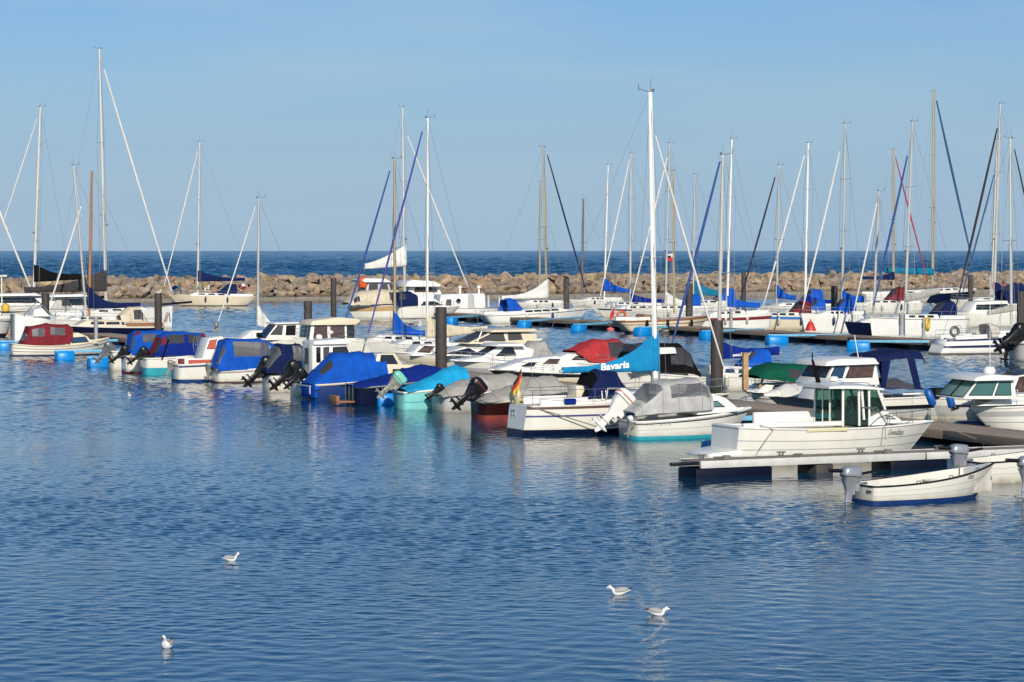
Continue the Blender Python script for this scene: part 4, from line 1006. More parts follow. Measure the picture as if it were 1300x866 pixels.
# 10 deep blue tarpaulin
b = Boat('motorboat', 'dark hulled boat wholly wrapped in a deep blue ridged tarpaulin', 'boat', 446, 514, 572, 492, 476)
hull(b, navy, None, .1, wt=.8, rb=.7, rail=greymetal, railr=.04)
canopy(b, [(445, 489, 494), (455, 486, 492), (490, 477, 489), (515, 468, 486), (539, 462.5, 482), (556, 465, 479), (566, 473, 477)], .95, c_deep, n=1.7, name='tarpaulin', wr=.07)
m_ = MB(); m_.box(-b.L / 2 - .9, -b.L / 2 - .02, -.55, .55, .12, .2); m_.box(-b.L / 2 - .9, -b.L / 2 - .75, -.55, .55, .05, .45); m_.build('swim_platform', wood, b.root, bevel=.02)
rail(b, [[(-b.L / 2 - .1, y, .2), (-b.L / 2 - .1, y, 1.0)] for y in (-.5, 0, .5)] + [[(-b.L / 2 - .1, -.5, .95), (-b.L / 2 - .1, .5, .95)]], .02)
# 11 turquoise boat
b = Boat('motorboat', 'turquoise dinghy under a cyan tarpaulin with mint green outboard', 'boat', 506, 519, 612, 498, 482)
hull(b, turq, None, .1, ((.30, .36, teal),), wt=.85, rb=.6, rail=white2, railr=.05)
canopy(b, [(512, 494, 498), (520, 491, 497), (550, 478, 494), (570, 467, 490), (582, 463.5, 488), (591, 466, 486)], .92, c_cyan, n=1.9, name='tarpaulin', wr=.05)
outboard(b, -b.L / 2 - .1, .95, .0, 1.15, 50, mint, greymetal)
# 12 grey tarp boats
b = Boat('motorboat', 'boat under a broad grey tarpaulin beside the turquoise dinghy', 'boat', 556, 522, 690, 502, 485)
hull(b, greyhull, None, .1, wt=.85, rb=.6, rail=white2, railr=.05)
canopy(b, [(555, 500, 506), (562, 494, 504), (590, 483, 500), (615, 476, 496), (650, 474, 491), (676, 480, 487)], 1.05, c_tarp, n=1.9, name='tarpaulin', wr=.06)
outboard(b, -b.L / 2 - .1, .75, -.3, .75, 55)
b = Boat('motorboat', 'maroon runabout under pale tarpaulin with big black outboard', 'boat', 606, 533, 735, 510, 494)
hull(b, maroon, redboot, .22, wt=.85, rb=.6, rail=cream, railr=.06)
canopy(b, [(608, 509, 511), (625, 500, 510), (650, 490, 507), (680, 479, 502), (705, 477, 499), (722, 490, 496)], 1.0, c_tarp, n=1.7, name='tarpaulin', wr=.06)
outboard(b, -b.L / 2 - .1, .95, .0, 1.3, 50, blackp, blackp, band=mstripe)
# 13 sailboat with azure sail cover
b = Boat('sailboat', 'white sailboat with azure lettered sail cover, navy hood and tallest white mast', 'sailboat', 658, 551, 926, 514, 499, beam=2.75)
hull(b, white, navy, .20, ((.52, .60, purple), (.84, .95, brown)), wt=.72, tm=.45, bp=2.1, sag=.06, rb=.9, rs=-.15, rail=None, tmat=white2)
cockpit(b, .06, .36)
cb = coachroof(b, .34, .80, .42, .60, nwin=4)
lifelines(b, .02, .97, .58, 8, .011)
mast(b, (832, 480), (825.5, 117), whitemast, .088, (.42,), (832, 172, 920, 470, furl_w), .055, splen=.9)
sailcover(b, (714, 472), (833, 470), c_bav, 1.62, .24, .17, 2.9, bm_=alu)
# lettering on the near side of the sail cover
xm, zm, xe, ze, hm_, he_, w_, pw_ = b.cover
mb = text_mb('Bavaria', .42, .12, .012); xs = [v[0] for v in mb.v]; lx0, lz0 = b.p(763, 470.5, .15); lx1, lz1 = b.p(799, 466.5, .15); kx = (lx1 - lx0) / (max(xs) - min(xs))
for i, (vx, vy, vz) in enumerate(mb.v):
    x = lx0 + (vx - min(xs)) * kx; z = lz0 + (lz1 - lz0) * (x - lx0) / (lx1 - lx0) + vy * .9
    q = (x - xm) / (xe - xm); zb_ = zm + (ze - zm) * q - .06; h = he_ + (hm_ - he_) * (1 - q) ** pw_; e = max(0.02, min(h - .02, z - zb_))
    s_ = 2 * e / h - 1; cc = abs(1 - abs(s_) ** (2 / .7)) ** .35
    mb.v[i] = (x, -(w_ * (1 - .45 * q) * (1 - .55 * (e / h) * min(1, h)) * cc + .035 + vz), z)
mb.build('lettering', whitem, b.root, smooth=False)
x0, z0 = b.p(753, 489, .5)
canopy(b, [(738, 505, 507, 1.0), (752, 471, 506, 1.0), (757, 468.5, 506), (778, 471, 504, .98), (788, 487, 500, .9)], .92, c_navy, ((.06, .42, .2, .8),), c_black, n=3.8, name='sprayhood', wr=.02)  # no pane here: matte black panel paints the dark inside of the open hood
canopy(b, [(740, 489, 503), (760, 488, 502), (785, 490, 500), (792, 494, 499)], .8, c_navy, n=3, name='dodger', wr=.03)
rail(b, [[(b.p(px, 0)[0], -.95 * math.cos(a), b.sheer(0) + .1 + 1.05 * math.sin(a)) for a in [math.pi * i / 10 for i in range(11)]] for px in (752, 757)], .022, whitemast, 'hood_hoop')
m_ = MB(); x0, z0 = b.p(770, 500, 1.1); rail(b, [[(x0, -1.1, z0 - .15), (x0 + .05, -1.1, z0 + .2), (x0 + .5, -1.1, z0 + .2), (x0 + .55, -1.1, z0 - .15)]], .03, whitemast, 'grab_rail')
m_.tube([b.p(795, 508.5, 1.1)[:1] + (-1.12,) + b.p(795, 508.5, 1.1)[1:], b.p(812, 507.5, 1.1)[:1] + (-1.12,) + b.p(812, 507.5, 1.1)[1:]], .10, 10); m_.build('dan_buoy', redp, b.root)
m_ = MB(); m_.torus((-b.L / 2 + .1, .55, b.fs + .35), .33, .10, 'x'); m_.build('horseshoe_buoy', mat('pale_yellow', (.62, .55, .28), .6), b.root)
m_ = MB(); m_.box(-b.L / 2 + 1.5, -b.L / 2 + 2.0, -1.0, -.75, b.fs + .02, b.fs + .25); m_.build('winch_cover', c_deep, b.root, bevel=.06)
m_ = MB(); m_.box(-b.L / 2 + 2.3, -b.L / 2 + 2.9, -.3, .6, b.fs, b.fs + .7); m_.build('companionway', cream, b.root, bevel=.05)
flag(b, -b.L / 2 + .15, -.1, b.fs + .05, 1.35, size=.85, lean=-.05)
rail(b, [[(-b.L / 2 - .02, -.9, b.fs), (-b.L / 2 + 1.2, -1.35, .75), (-b.L / 2 + 2.6, -1.6, .30), (-b.L / 2 + 4.2, -1.75, .42), (-b.L / 2 + 5.6, -1.9, .6)]], .022, ropem, 'mooring_line')
rail(b, [[(-b.L / 2 - .06, .2, .25), (-b.L / 2 - .06, .2, .95)], [(-b.L / 2 - .06, .5, .25), (-b.L / 2 - .06, .5, .95)]] + [[(-b.L / 2 - .06, .2, z), (-b.L / 2 - .06, .5, z)] for z in (.3, .5, .7, .9)], .018, steel, 'boarding_ladder')
# 14 cuddy boat with light grey canopy
b = Boat('motorboat', 'white cuddy boat with light grey canopy, turquoise bottom and white outboard', 'boat', 797, 557, 952, 535, 518)
hull(b, white, teal, .13, ((.42, .46, greyhull), (.82, .88, blackp)), wt=.88, tm=.35, bp=2.3, sag=.05, rb=.75, rail=white2, railr=.06)
cb = cabin(b, [(884, 527), (888, 502), (906, 500), (922, 505), (936, 517), (941, 522)], .88, .72, white2)
window(cb, [(896, 517), (898, 509.5), (912, 509.5), (921, 516.5)], mat('pale_teal_glass', (.10, .20, .19), .1))
screen(cb, 3, dglass, (.12, .12, .15, .35), split=1)
canopy(b, [(797, 522, 529), (806, 513, 528), (832, 487.5, 525), (852, 482, 524), (882, 480.5, 522), (892, 488, 521), (896, 499, 519)], 1.0, c_grey, ((.16, .40, .20, .80), (.48, .90, .06, .27), (.48, .90, .73, .94)), vinyl, n=4.6, wr=.02)
outboard(b, -b.L / 2 - .12, .95, .25, 1.45, 45, white2, white2, band=redp)
outboard(b, -b.L / 2 - .02, .55, -.55, .6, 15, white2, greymetal)
lettering(b, 'LAF 515', 834, 538.5, 3.4, greyink, width=36, shear=.3)
m_ = MB(); rail(b, [[b.pt(t, ('u', 1.0), -1)[:2] + (b.zs(t) + .45,) for t in (.72, .8, .88, .95, 1.0)] + [b.pt(t, ('u', 1.0), 1)[:2] + (b.zs(t) + .45,) for t in (.95, .88, .8, .72)]] + [[b.pt(t, ('u', 1.0), s_), b.pt(t, ('u', 1.0), s_)[:2] + (b.zs(t) + .45,)] for t in (.72, .84, .95) for s_ in (-1, 1)], .014)
# 15 white pilothouse boat by the finger
b = Boat('motorboat', 'large white pilothouse boat with green tinted windows lying along the finger pontoon', 'boat', 921, 590, 1184, 541, 534.5, beam=2.55)
hull(b, white, None, .12, ((.36, .385, greyink), (.62, .645, greyink)), wt=.86, tm=.35, bp=2.4, sag=.10, rb=1.15, rs=-.12, rail=white2, railr=.035, tmat=white2)
m_ = MB(); xs_ = -b.L / 2
m_.add([(xs_ - 1.05, -.8, .30), (xs_ - 1.05, .8, .30), (xs_ + .05, 1.14, .34), (xs_ + .05, -1.14, .34), (xs_ - 1.0, -.8, .44), (xs_ - 1.0, .8, .44), (xs_ + .05, 1.14, .56), (xs_ + .05, -1.14, .56)], [(0, 1, 2, 3), (4, 7, 6, 5), (0, 4, 5, 1), (1, 5, 6, 2), (2, 6, 7, 3), (3, 7, 4, 0)]); m_.build('swim_platform', white2, b.root, bevel=.05)
x0 = b.p(1071, 540, 1.0)[0]; x1 = b.p(1123, 518, 1.0)[0]; zt = b.p(1090, 493, 1.0)[1]; zb0 = b.fs - .05; x1t = b.p(1110, 497, 1.0)[0]; zc = b.p(1123, 520, 1.0)[1]
def post(mb, p, q, r=.035): mb.tube([p, q], r, 6)
wb_ = 1.0
cab = empty('x', None, None, (0, 0, 0)) if False else None
lower = MB(); w0 = .98
lower.add([(x0 + 1.0, -w0, zb0), (x1 + .1, -w0 * .9, zb0), (x1 + .12, -w0 * .88, zc), (x0 + 1.0, -w0, zb0 + .28), (x0 + 1.0, w0, zb0), (x1 + .1, w0 * .9, zb0), (x1 + .12, w0 * .88, zc), (x0 + 1.0, w0, zb0 + .28)], [(0, 1, 2, 3), (4, 7, 6, 5), (1, 5, 6, 2), (0, 3, 7, 4)])
ph = lower.build('pilothouse', white2, b.root, bevel=.02)
fr = MB()
for sg in (-1, 1):
    for (xa, za, xb_, zb_) in ((x0, zb0, x0 + .02, zt), (x0 + .62, zb0, x0 + .62, zt), (x0 + 1.0, zb0, x0 + 1.0, zt), (x1 - .75, zb0 + .2, x1 - .82, zt), (x1 + .05, zc, x1t + .15, zt)):
        fr.tube([(xa, sg * w0 * .97, za), (xb_, sg * w0 * .93, zb_)], .045, 6)
fr.tube([(x0, -w0 * .1, zb0), (x0, -w0 * .1, zt)], .04, 6); fr.tube([(x0, w0 * .4, zb0), (x0, w0 * .4, zt)], .03, 6)
fr.tube([(x1 + .05, 0, zc + .02), (x1t + .15, 0, zt)], .04, 6)
fr.build('window_frame', white2, ph)
for sg in (-1, 1):
    for a, c_, l0, l1 in ((x0 + .03, x0 + .6, zb0 + .02, zb0 + .02), (x0 + .66, x0 + .97, zb0 + .02, zb0 + .02), (x0 + 1.04, x1 - .8, zb0 + .26, zb0 + .26), (x1 - .72, x1 + .02, zc - .05, zc)):
        k = 1 if c_ < x1 - .1 else 0
        g = MB(); xr = c_ if k else x1t + .13
        q = [(a, sg * w0 * .975, l0), (c_, sg * w0 * (.975 if k else .95), l1), (xr, sg * w0 * .93, zt - .03), (a - (.0 if a < x1 - .9 else .06), sg * w0 * .93, zt - .03)]
        g.add([p_ for p_ in q] + [(p_[0], p_[1] - sg * .012, p_[2]) for p_ in q], [(0, 1, 2, 3), (7, 6, 5, 4), (0, 4, 5, 1), (1, 5, 6, 2), (2, 6, 7, 3), (3, 7, 4, 0)]); g.build('window', gglass, ph, smooth=False)
for ya, yb in ((-w0 * .93, -w0 * .14), (-w0 * .06, w0 * .37), (w0 * .43, w0 * .93)):
    g = MB(); g.box(x0 - .006, x0 + .006, ya, yb, zb0 + .05, zt - .03); g.build('door_window', gglass, ph, smooth=False)
for ya, yb in ((-w0 * .88, -.05), (.05, w0 * .88)):
    g = MB(); q = [(x1 + .06, ya, zc + .03), (x1 + .06, yb, zc + .03), (x1t + .15, yb * .97, zt - .03), (x1t + .15, ya * .97, zt - .03)]; g.add(q + [(p_[0] - .012, p_[1], p_[2]) for p_ in q], [(0, 1, 2, 3), (7, 6, 5, 4)]); g.build('windscreen', gglass, ph, smooth=False)
m_ = MB(); n_ = 14; rr = []
for i in range(n_ + 1):
    q = i / n_; x = x0 - .60 + (x1t + .42 - x0 + .60) * q; ww = 1.12 * (1 - .18 * max(0, q - .6) / .4); zz = zt + .05 - .10 * q * q
    th_ = .03 + .11 * math.sin(math.pi * min(1, q * .9 + .08))
    rr.append([(x, -ww, zz - .04), (x, -ww * .97, zz + th_ * .4), (x, -ww * .5, zz + th_), (x, ww * .5, zz + th_), (x, ww * .97, zz + th_ * .4), (x, ww, zz - .04), (x, 0, zz - .05)])
m_.loft(rr); m_.build('roof', white2, b.root, angle=30)
m_ = MB(); m_.lathe([(.02, 0), (.17, .03), (.18, .10), (.12, .17), (.01, .19)], (x0 + .3, .2, zt + .17)); m_.build('antenna_dome', white2, b.root)
m_ = MB(); m_.tube([(x0 - .2, .3, zt + .1), (x0 - .45, .3, zt + .9)], .09, 8, r2=.04); m_.tube([(x0 - .45, .3, zt + .9), (x0 - .46, .3, zt + 1.15)], .02); m_.build('rolled_flag', c_black, b.root)
# cabin interior: dash, seats, wheel
m_ = MB(); m_.box(x1 - .9, x1 - .1, -.8, .8, zb0, zc + .05); m_.build('dashboard', greymetal, b.root, bevel=.04); wheel(b, x1 - 1.0, zc + .1, .26, -.35)
m_ = MB(); m_.box(x0 + 1.1, x0 + 1.6, -.75, -.2, zb0 - .1, zb0 + .9); m_.box(x0 + 1.1, x0 + 1.6, .2, .75, zb0 - .1, zb0 + .9); m_.build('seat', mat('dark_seat', (.05, .055, .06), .7), b.root, bevel=.06)
cr_ = cabin(b, [(1108, 538), (1113, 522), (1128, 522.5), (1142, 531), (1146, 537)], .72, .55, white2, 'coachroof'); window(cr_, [(1116, 532), (1117, 528), (1131, 528), (1138, 532)], greyhull)
m_ = MB(); m_.box(-b.L / 2 + .1, x0 - .05, -1.08, -.9, b.fs - .02, b.fs + .14); m_.box(x0 - 2.3, x0 - .05, .9, 1.08, b.fs - .02, b.fs + .36); m_.box(-b.L / 2 + .02, -b.L / 2 + .25, -1.05, 1.05, b.fs - .04, b.fs + .04); m_.build('cockpit_coaming', white2, b.root, bevel=.05)
m_ = MB(); px_, pz_ = b.p(1050, 545.5, 1.27); m_.box(px_ - .75, px_ + .75, -1.31, -1.27, pz_ - .06, pz_ + .06); m_.build('fender_strip', mat('pale_yellow2', (.66, .60, .36), .6), b.root, bevel=.015)
lettering(b, 'Seedau', 1144, 548.5, 7, greyink, width=26, shear=.45, bold=.004)
# registration on the transom
mb = text_mb('HH-AO 103', .21, 0, .004); mb.v = [(-b.L / 2 - .008 - vz, .80 - vx, .72 + vy) for vx, vy, vz in mb.v]; mb.build('lettering', inkm, b.root, smooth=False)
rail(b, [[(b.pt(t, ('u', 1.0), s_)[0], b.pt(t, ('u', 1.0), s_)[1] * .93, b.zs(t) + .42 * min(1, (t - .60) / .08 + .02)) for t in (.60, .66, .72, .8, .88, .95, .985)] for s_ in (-1, 1)] + [[(b.pt(t, ('u', 1.0), s_)[0], b.pt(t, ('u', 1.0), s_)[1] * .93, b.zs(t) + hh) for hh in (0, .42)] for t in (.72, .86, .985) for s_ in (-1, 1)], .016)
for ln in ([b.p(966, 540, 1.2)[:1] + (-1.1,) + b.p(966, 540, 1.2)[1:], b.p(980, 545, 1.2)[:1] + (-1.3,) + b.p(980, 545, 1.2)[1:], b.p(966, 570, 2.0)[:1] + (-1.9,) + b.p(966, 570, 2.0)[1:]], [(b.L / 2 - .1, 0, b.fb), (b.L / 2 + 1.6, -.2, .6)], [b.p(1123, 538, 1.2)[:1] + (-1.24,) + b.p(1123, 538, 1.2)[1:], b.p(1123, 558, 1.3)[:1] + (-1.35,) + b.p(1123, 558, 1.3)[1:]]): rail(b, [ln], .014, ropem, 'mooring_line')
for sg in (-1, 1):
    rail(b, [[(x0 + 1.1, sg * w0 * .99, zb0 + .35), (x0 + 1.15, sg * w0 * 1.02, zb0 + .55), (x1 - .9, sg * w0 * 1.02, zb0 + .62), (x1 - .3, sg * w0 * 1.0, zb0 + .60), (x1 + .2, sg * w0 * .95, b.zs(.8))]], .016, steel, 'hand_rail')
    rail(b, [[(x0 - .1, sg * .9, zt + .12), (x0 + .1, sg * .9, zt + .20), (x1t - .2, sg * .85, zt + .17), (x1t, sg * .85, zt + .06)]], .014, steel, 'roof_rail')
MF = b
fd0 = (b.P0 + b.u * 4).y
fender(1013, 566, (at(1013, 586, 0)).y + 2.2, 'white round fender hanging low on the pilothouse boat near its stern', white2, round_=True, group='white fenders of the pilothouse boat')
fender(1125, 563, (at(1125, 582, 0)).y + 2.0, 'white round fender hanging low on the pilothouse boat below its bow', white2, round_=True, group='white fenders of the pilothouse boat')
# 16 small open boats in the foreground
def open_boat(label, left, wl, right, shl, shr, head, txt=True, group='small open boats', bot=None):
    b = Boat('rowing_boat', label, 'boat', left, wl, right, shl, shr, head=head, beam=1.75, group=group)
    hull(b, white, bot or bluepaint, .115, ((.30, .33, greyhull), (.62, .65, greyhull)), wt=.82, tm=.35, bp=2.2, sag=.10, rb=.65, rail=rubber, railr=.025, open_=True, tmat=mat('stained_gelcoat', (.62, .60, .55), .4, 0, .15, 4, dirt=.5))
    m_ = MB(); m_.box(-b.L / 2 + .02, -b.L / 2 + .07, -.6, .6, .1, b.fs + .02); m_.build('transom_board', white2, b.root)
    for t in (.28, .58):
        x = -b.L / 2 + t * b.L; w = b.bs(t) * .9; m_ = MB(); m_.box(x - .14, x + .14, -w, w, b.zs(t) - .18, b.zs(t) - .14); m_.build('thwart', white2, b.root, bevel=.01)
    x = -b.L / 2 + .82 * b.L; m_ = MB(); m_.add([(x, -b.bs(.82) + .1, b.zs(.82)), (x, b.bs(.82) - .1, b.zs(.82)), (b.L / 2 - .15, 0, b.fb + .01), (x, -b.bs(.82) + .12, .25), (x, b.bs(.82) - .12, .25)], [(0, 1, 2), (0, 3, 4, 1)]); m_.build('foredeck', white2, b.root)
    for t in (.30, .55, .80):
        for sg in (-1, 1):
            q = b.pt(t, ('u', 1.0), sg); rail(b, [[(q[0] - .06, q[1] * .96, q[2]), (q[0] - .06, q[1] * .96, q[2] + .07), (q[0] + .06, q[1] * .96, q[2] + .07), (q[0] + .06, q[1] * .96, q[2])]], .014, blackp, 'cleat')
    o = outboard(b, -b.L / 2 - .14, b.fs + .0, 0, 1.0, 6, silver, silver)
    m_ = MB(); m_.tube([(-b.L / 2 - .62, .0, b.fs + .42), (-b.L / 2 - 1.0, .05, b.fs + .44)], .055, 8); m_.tube([(-b.L / 2 - .62, .0, b.fs + .42), (-b.L / 2 - .0, -.05, b.fs + .32), (-b.L / 2 + .5, -.05, b.fs + .38)], .04, 8); m_.build('tiller', blackp, o)
    return b
b = open_boat('small open white boat with blue bottom and silver outboard in right foreground', 1092, 639, 1262, 616, 587.5, 27)
lettering(b, 'D23', 1238, 606, 4.5, inkm, shear=.3); q = b.pt(.62, ('u', 1.0), -1); rail(b, [[(q[0], q[1] * .95, q[2]), (q[0], q[1] * .95, q[2] + .35)]], .025, greymetal, 'rowlock')
mb = text_mb('DDY', .13, .3, .002); mb.v = [(-b.L / 2 - .008 - vz, -.28 - vx, .30 + vy) for vx, vy, vz in mb.v]; mb.build('lettering', inkm, b.root, smooth=False)
b = open_boat('cream open boat half hidden behind the foreground boat with silver outboard below the finger', 1228, 612, 1400, 586, 560, 24, bot=white)
b = open_boat('open boat at the right edge with only its silver outboard showing', 1316, 634, 1480, 603, 576, 24)

# ------------------------------------------------------------------ FAR SIDE of the main pontoon (bows towards the left)
def yacht(label, left, wl, right, shl, shr, bow='L', h=None, mst=None, cov=None, hood=None, cr=None, head=HEAD, beam=None, rails=True, group=None, deckw=None, name='sailboat'):
    b = Boat(name, label, 'sailboat', left, wl, right, shl, shr, bow, head, beam, group)
    kw = dict(wt=.62, tm=.45, bp=2.0, sag=.08, rb=min(1.2, b.L * .1), rs=.35); kw.update(h or {}); hull(b, **kw)
    c = dict(x0=.32, x1=.78, h=.42); c.update(cr or {})
    if c['h']: coachroof(b, **c); cockpit(b, .06, .32)
    if rails: lifelines(b, .02, .97, .6, 7, .010)
    if mst: mast(b, **mst)
    if cov: sailcover(b, **cov)
    if rnd.random() < .55:
        for t in (.35, .6):
            q = b.pt(t, ('u', .75), b.near); w = b.root.matrix_basis @ Vector((q[0], q[1] + b.near * .13, q[2] - .15))
            mbf = MB(); mbf.lathe([(.02, .38), (.03, .32), (.10, .26), (.12, .16), (.12, -.16), (.10, -.26), (.02, -.32)], (0, 0, 0), 12); mbf.tube([(0, 0, .36), (0, 0, b.zs(t) - q[2] + .15)], .012, 5)
            f = mbf.build('fender', [white2 if rnd.random() < .6 else navystripe], None, angle=60); f.location = w
            lb = label.split()[:10]
            while lb[-1] in ('and', 'with', 'of', 'the', 'by', 'behind', 'in', 'to', 'left', 'cream', 'white', 'blue', 'navy', 'grey', 'dark', 'tall', 'thick', 'bright', 'royal', 'deep', 'a', 'short', 'white', 'pale'): lb.pop()
            tag(f, 'fender hung on the ' + ' '.join(lb), 'fender', 'fenders of the ' + ' '.join(lb))
    if hood: sprayhood(b, -b.L / 2 + hood[0] * b.L, hood[1], hood[2], hood[3], zoff=c['h'] or .3)
    return b
def hoopcover(b, x0, x1, h, m, wins=True, wfrac=.8, n=3.2, slope=(.3, .3), wm=None, name='canopy', z=None):
    """cockpit tent or bimini in local fractions of the length"""
    xa = -b.L / 2 + x0 * b.L; xb = -b.L / 2 + x1 * b.L; w = b.B / 2 * wfrac; z = z if z is not None else b.sheer(xa)
    d = xb - xa
    return canopy_l(b, [(xa, z + .25, z, w), (xa + d * slope[0], z + h, z, w), (xb - d * slope[1], z + h * .98, z + .05, w), (xb, z + h * .55, z + .1, w * .92)], m,
                    ((.05, .22, .2, .8), (.34, .62, .06, .28), (.34, .62, .72, .94)) if wins else (), wm or vinyld, n, name, .02)
# F1 small sailboat with white mast and crumpled sail
b = yacht('small white sailboat with short mast and crumpled white sail behind blue canopies', 266, 445, 402, 427, 431, cr=dict(x0=.30, x1=.74, h=.75, nwin=2, wlen=.9, m=white2),
          mst=dict(base=(327, 408), top=(328.5, 252), m=alu, r=.07, spreaders=(.42,), jib=(324.5, 262, 273, 420, furl_w), jr=.055, splen=.6),
          cov=dict(end=(350, 420), mastpt=(328, 412), m=c_white, hm=1.5, he=.3, w=.16, pw=1.4))
# F2 pilothouse
b = Boat('motorboat', 'white motorboat with small square wheelhouse and antenna left of the dark pile', 'boat', 318, 450, 418, 430, 432, 'L')
hull(b, white, None, .1, wt=.85, rb=.6, rail=white2)
cb = cabin(b, [(336, 432), (352, 411.5), (381, 411), (380, 432)], 1.0, .9, white2, 'wheelhouse')
window(cb, [(343, 425), (353, 413.5), (360, 413.5), (358, 425)], vinyld); window(cb, [(363, 425.5), (364, 413.5), (376, 413), (375, 425.5)], dglass); screen(cb, 0, dglass, split=1)
cabin(b, [(349, 412), (350, 410), (382, 409), (382.5, 411)], 1.1, 1.05, white2, 'roof')
rail(b, [[(0, 0, b.p(360, 410)[1]), (.1, 0, b.p(360, 410)[1] + .9)], [(-.6, .2, b.p(360, 410)[1]), (-.9, .4, b.p(360, 410)[1] + .9)]], .02, steel, 'antenna')
outboard(b, -b.L / 2 - .1, .8, 0, 1.0, 40)
# F3 cream pilothouse with curtains
b = Boat('motorboat', 'cream topped cabin cruiser with brown curtained windows right of the dark pile', 'boat', 372, 453, 492, 428, 434, 'L')
hull(b, white, None, .1, wt=.85, rb=.6, rail=white2)
cb = cabin(b, [(392, 436), (396, 412), (449, 411), (452, 434)], 1.15, 1.02, white2, 'wheelhouse')
window(cb, [(420, 430), (420, 414), (438, 413.5), (438, 429.5)], curtain); window(cb, [(441, 429), (441, 413.5), (450, 413), (450.5, 429)], dglass); window(cb, [(398, 430), (400, 414), (416, 414), (416, 430)], curtain); screen(cb, 0, dglass, split=1)
cabin(b, [(394, 413), (397, 407.5), (430, 403), (456, 405), (458, 408), (452, 412.5)], 1.3, 1.2, cream, 'roof')
m_ = MB(); m_.lathe([(.02, 0), (.2, .05), (.22, .2), (.02, .3)], (b.p(413, 422)[0], 1.0, b.p(413, 424)[1])); m_.build('radar_dome', white2, b.root)
lifelines(b, .1, .95, .6, 7)
# F4/F5 two sailboats
yacht('white sailboat with tan mast, royal blue sail cover and blue furled jib', 432, 449, 572, 428, 433, mst=dict(base=(501, 428), top=(501, 202), m=tanmast, r=.085, spreaders=(.5,), jib=(495, 217, 433, 424, furl_b), jr=.085),
      cov=dict(end=(547, 425), mastpt=(501, 424), m=c_royal, hm=1.75, he=.32, w=.19, pw=3.6))
yacht('white sailboat with thick white mast, cream sail cover and violet furled jib', 462, 456, 616, 434, 440, mst=dict(base=(542, 436), top=(543, 150), m=whitemast, r=.095, spreaders=(.31,), jib=(536, 167, 467, 425, furl_p), jr=.085),
      cov=dict(end=(618, 421), mastpt=(543, 429), m=c_cream, hm=1.5, he=.45, w=.24, pw=2.6), cr=dict(nwin=3))
# cruisers
def cruiser(label, left, wl, right, shl, shr, hullkw=None, cab=None, wins=(), scr=None, name='motorboat', bow='L', head=HEAD, cm=None, rails=True):
    b = Boat(name, label, 'boat', left, wl, right, shl, shr, bow, head); kw = dict(wt=.86, tm=.4, bp=2.3, sag=.03, rb=1.0, rail=white2, railr=.04); kw.update(hullkw or {}); hull(b, **kw)
    b.cab = None
    if cab:
        b.cab = cabin(b, cab, b.B * .38, b.B * .30, cm or white2)
        for w_ in wins: window(b.cab, w_[0], w_[1])
        if scr is not None: screen(b.cab, scr, dglass, split=2)
    if rails: lifelines(b, .45, .97, .5, 6, .012)
    return b
b = cruiser('white cruiser with small raked brown cabin windows left of the tall pile', 500, 464, 622, 447, 452, dict(stripes=((.0, .55, cream),)), [(522, 452), (534, 438), (556, 437), (590, 440), (592, 453)],
            [([(530, 447), (540, 439.5), (553, 440), (546, 448)], curtain), ([(560, 448), (562, 441), (580, 442), (580, 449)], dglass)])
b = cruiser('white flybridge cruiser with long dark hull window and cream hardtop', 552, 470, 706, 450, 455, None, [(560, 452), (600, 437), (690, 430), (700, 455)],
            [([(566, 449), (596, 442), (606, 448), (602, 450.5)], dglass)])
cb = cabin(b, [(592, 437), (626, 421), (664, 420), (682, 424), (682, 437)], 1.35, 1.15, vinyld and cream, 'hardtop_cabin'); window(cb, [(603, 434), (627, 423), (640, 423), (642, 433)], vinyld); window(cb, [(646, 432), (646, 423.5), (662, 423), (664, 431)], vinyld); screen(cb, 0, vinyld, split=2)
cabin(b, [(622, 422), (626, 419), (680, 417.5), (684, 421)], 1.5, 1.4, cream, 'hardtop')
rail(b, [[b.p(605, 436, 1.3)[:1] + (1.32,) + b.p(605, 436, 1.3)[1:], b.p(612, 422, 1.3)[:1] + (1.25,) + b.p(624, 421, 1.3)[1:]], [b.p(614, 421, 1.3)[:1] + (1.32,) + b.p(602, 434, 1.3)[1:], b.p(630, 434, 1.3)[:1] + (1.3,) + b.p(630, 434, 1.3)[1:]]], .04, white2, 'screen_frame')
b = cruiser('white sports cruiser with raked windscreen and grey canvas behind blue tarpaulins', 572, 477, 704, 457, 462, dict(stripes=((.0, .45, greyhull),)), [(582, 459), (612, 453), (636, 439), (664, 439), (690, 448), (696, 463)],
            [([(630, 452), (642, 441.5), (652, 441.5), (656, 451)], dglass)], 1)
cabin(b, [(628, 440), (634, 437), (664, 436), (668, 440)], 1.2, 1.1, white2, 'roof')
hoopcover(b, .02, .34, 1.35, c_tarp, False, .75, 2.6)
b = cruiser('white express cruiser with black hull window band and named cream hull', 620, 489, 752, 469, 474, dict(stripes=((.55, .95, dglass), (.0, .5, cream))), [(632, 470), (668, 457), (708, 452), (735, 462), (740, 474)],
            [([(662, 465), (674, 460), (682, 460), (678, 465)], dglass), ([(690, 462), (698, 456), (712, 456), (708, 462)], curtain)])
lettering(b, 'Bobby', 709, 478.5, 3.2, inkm, width=14)
b = cruiser('white motorboat under a bright red canopy with smoky window', 684, 480, 824, 457, 465, None, [(694, 461), (722, 449), (752, 447), (758, 462)], [([(726, 457), (732, 452.5), (746, 452.5), (744, 457)], curtain)])
canopy(b, [(727, 445, 448, .85), (744, 435, 460), (758, 430.5, 461), (785, 430.5, 462), (794, 436, 463), (797, 452, 463)], 1.15, c_red2, ((.50, .80, .05, .32), (.50, .80, .7, .95)), vinyld, n=2.8)
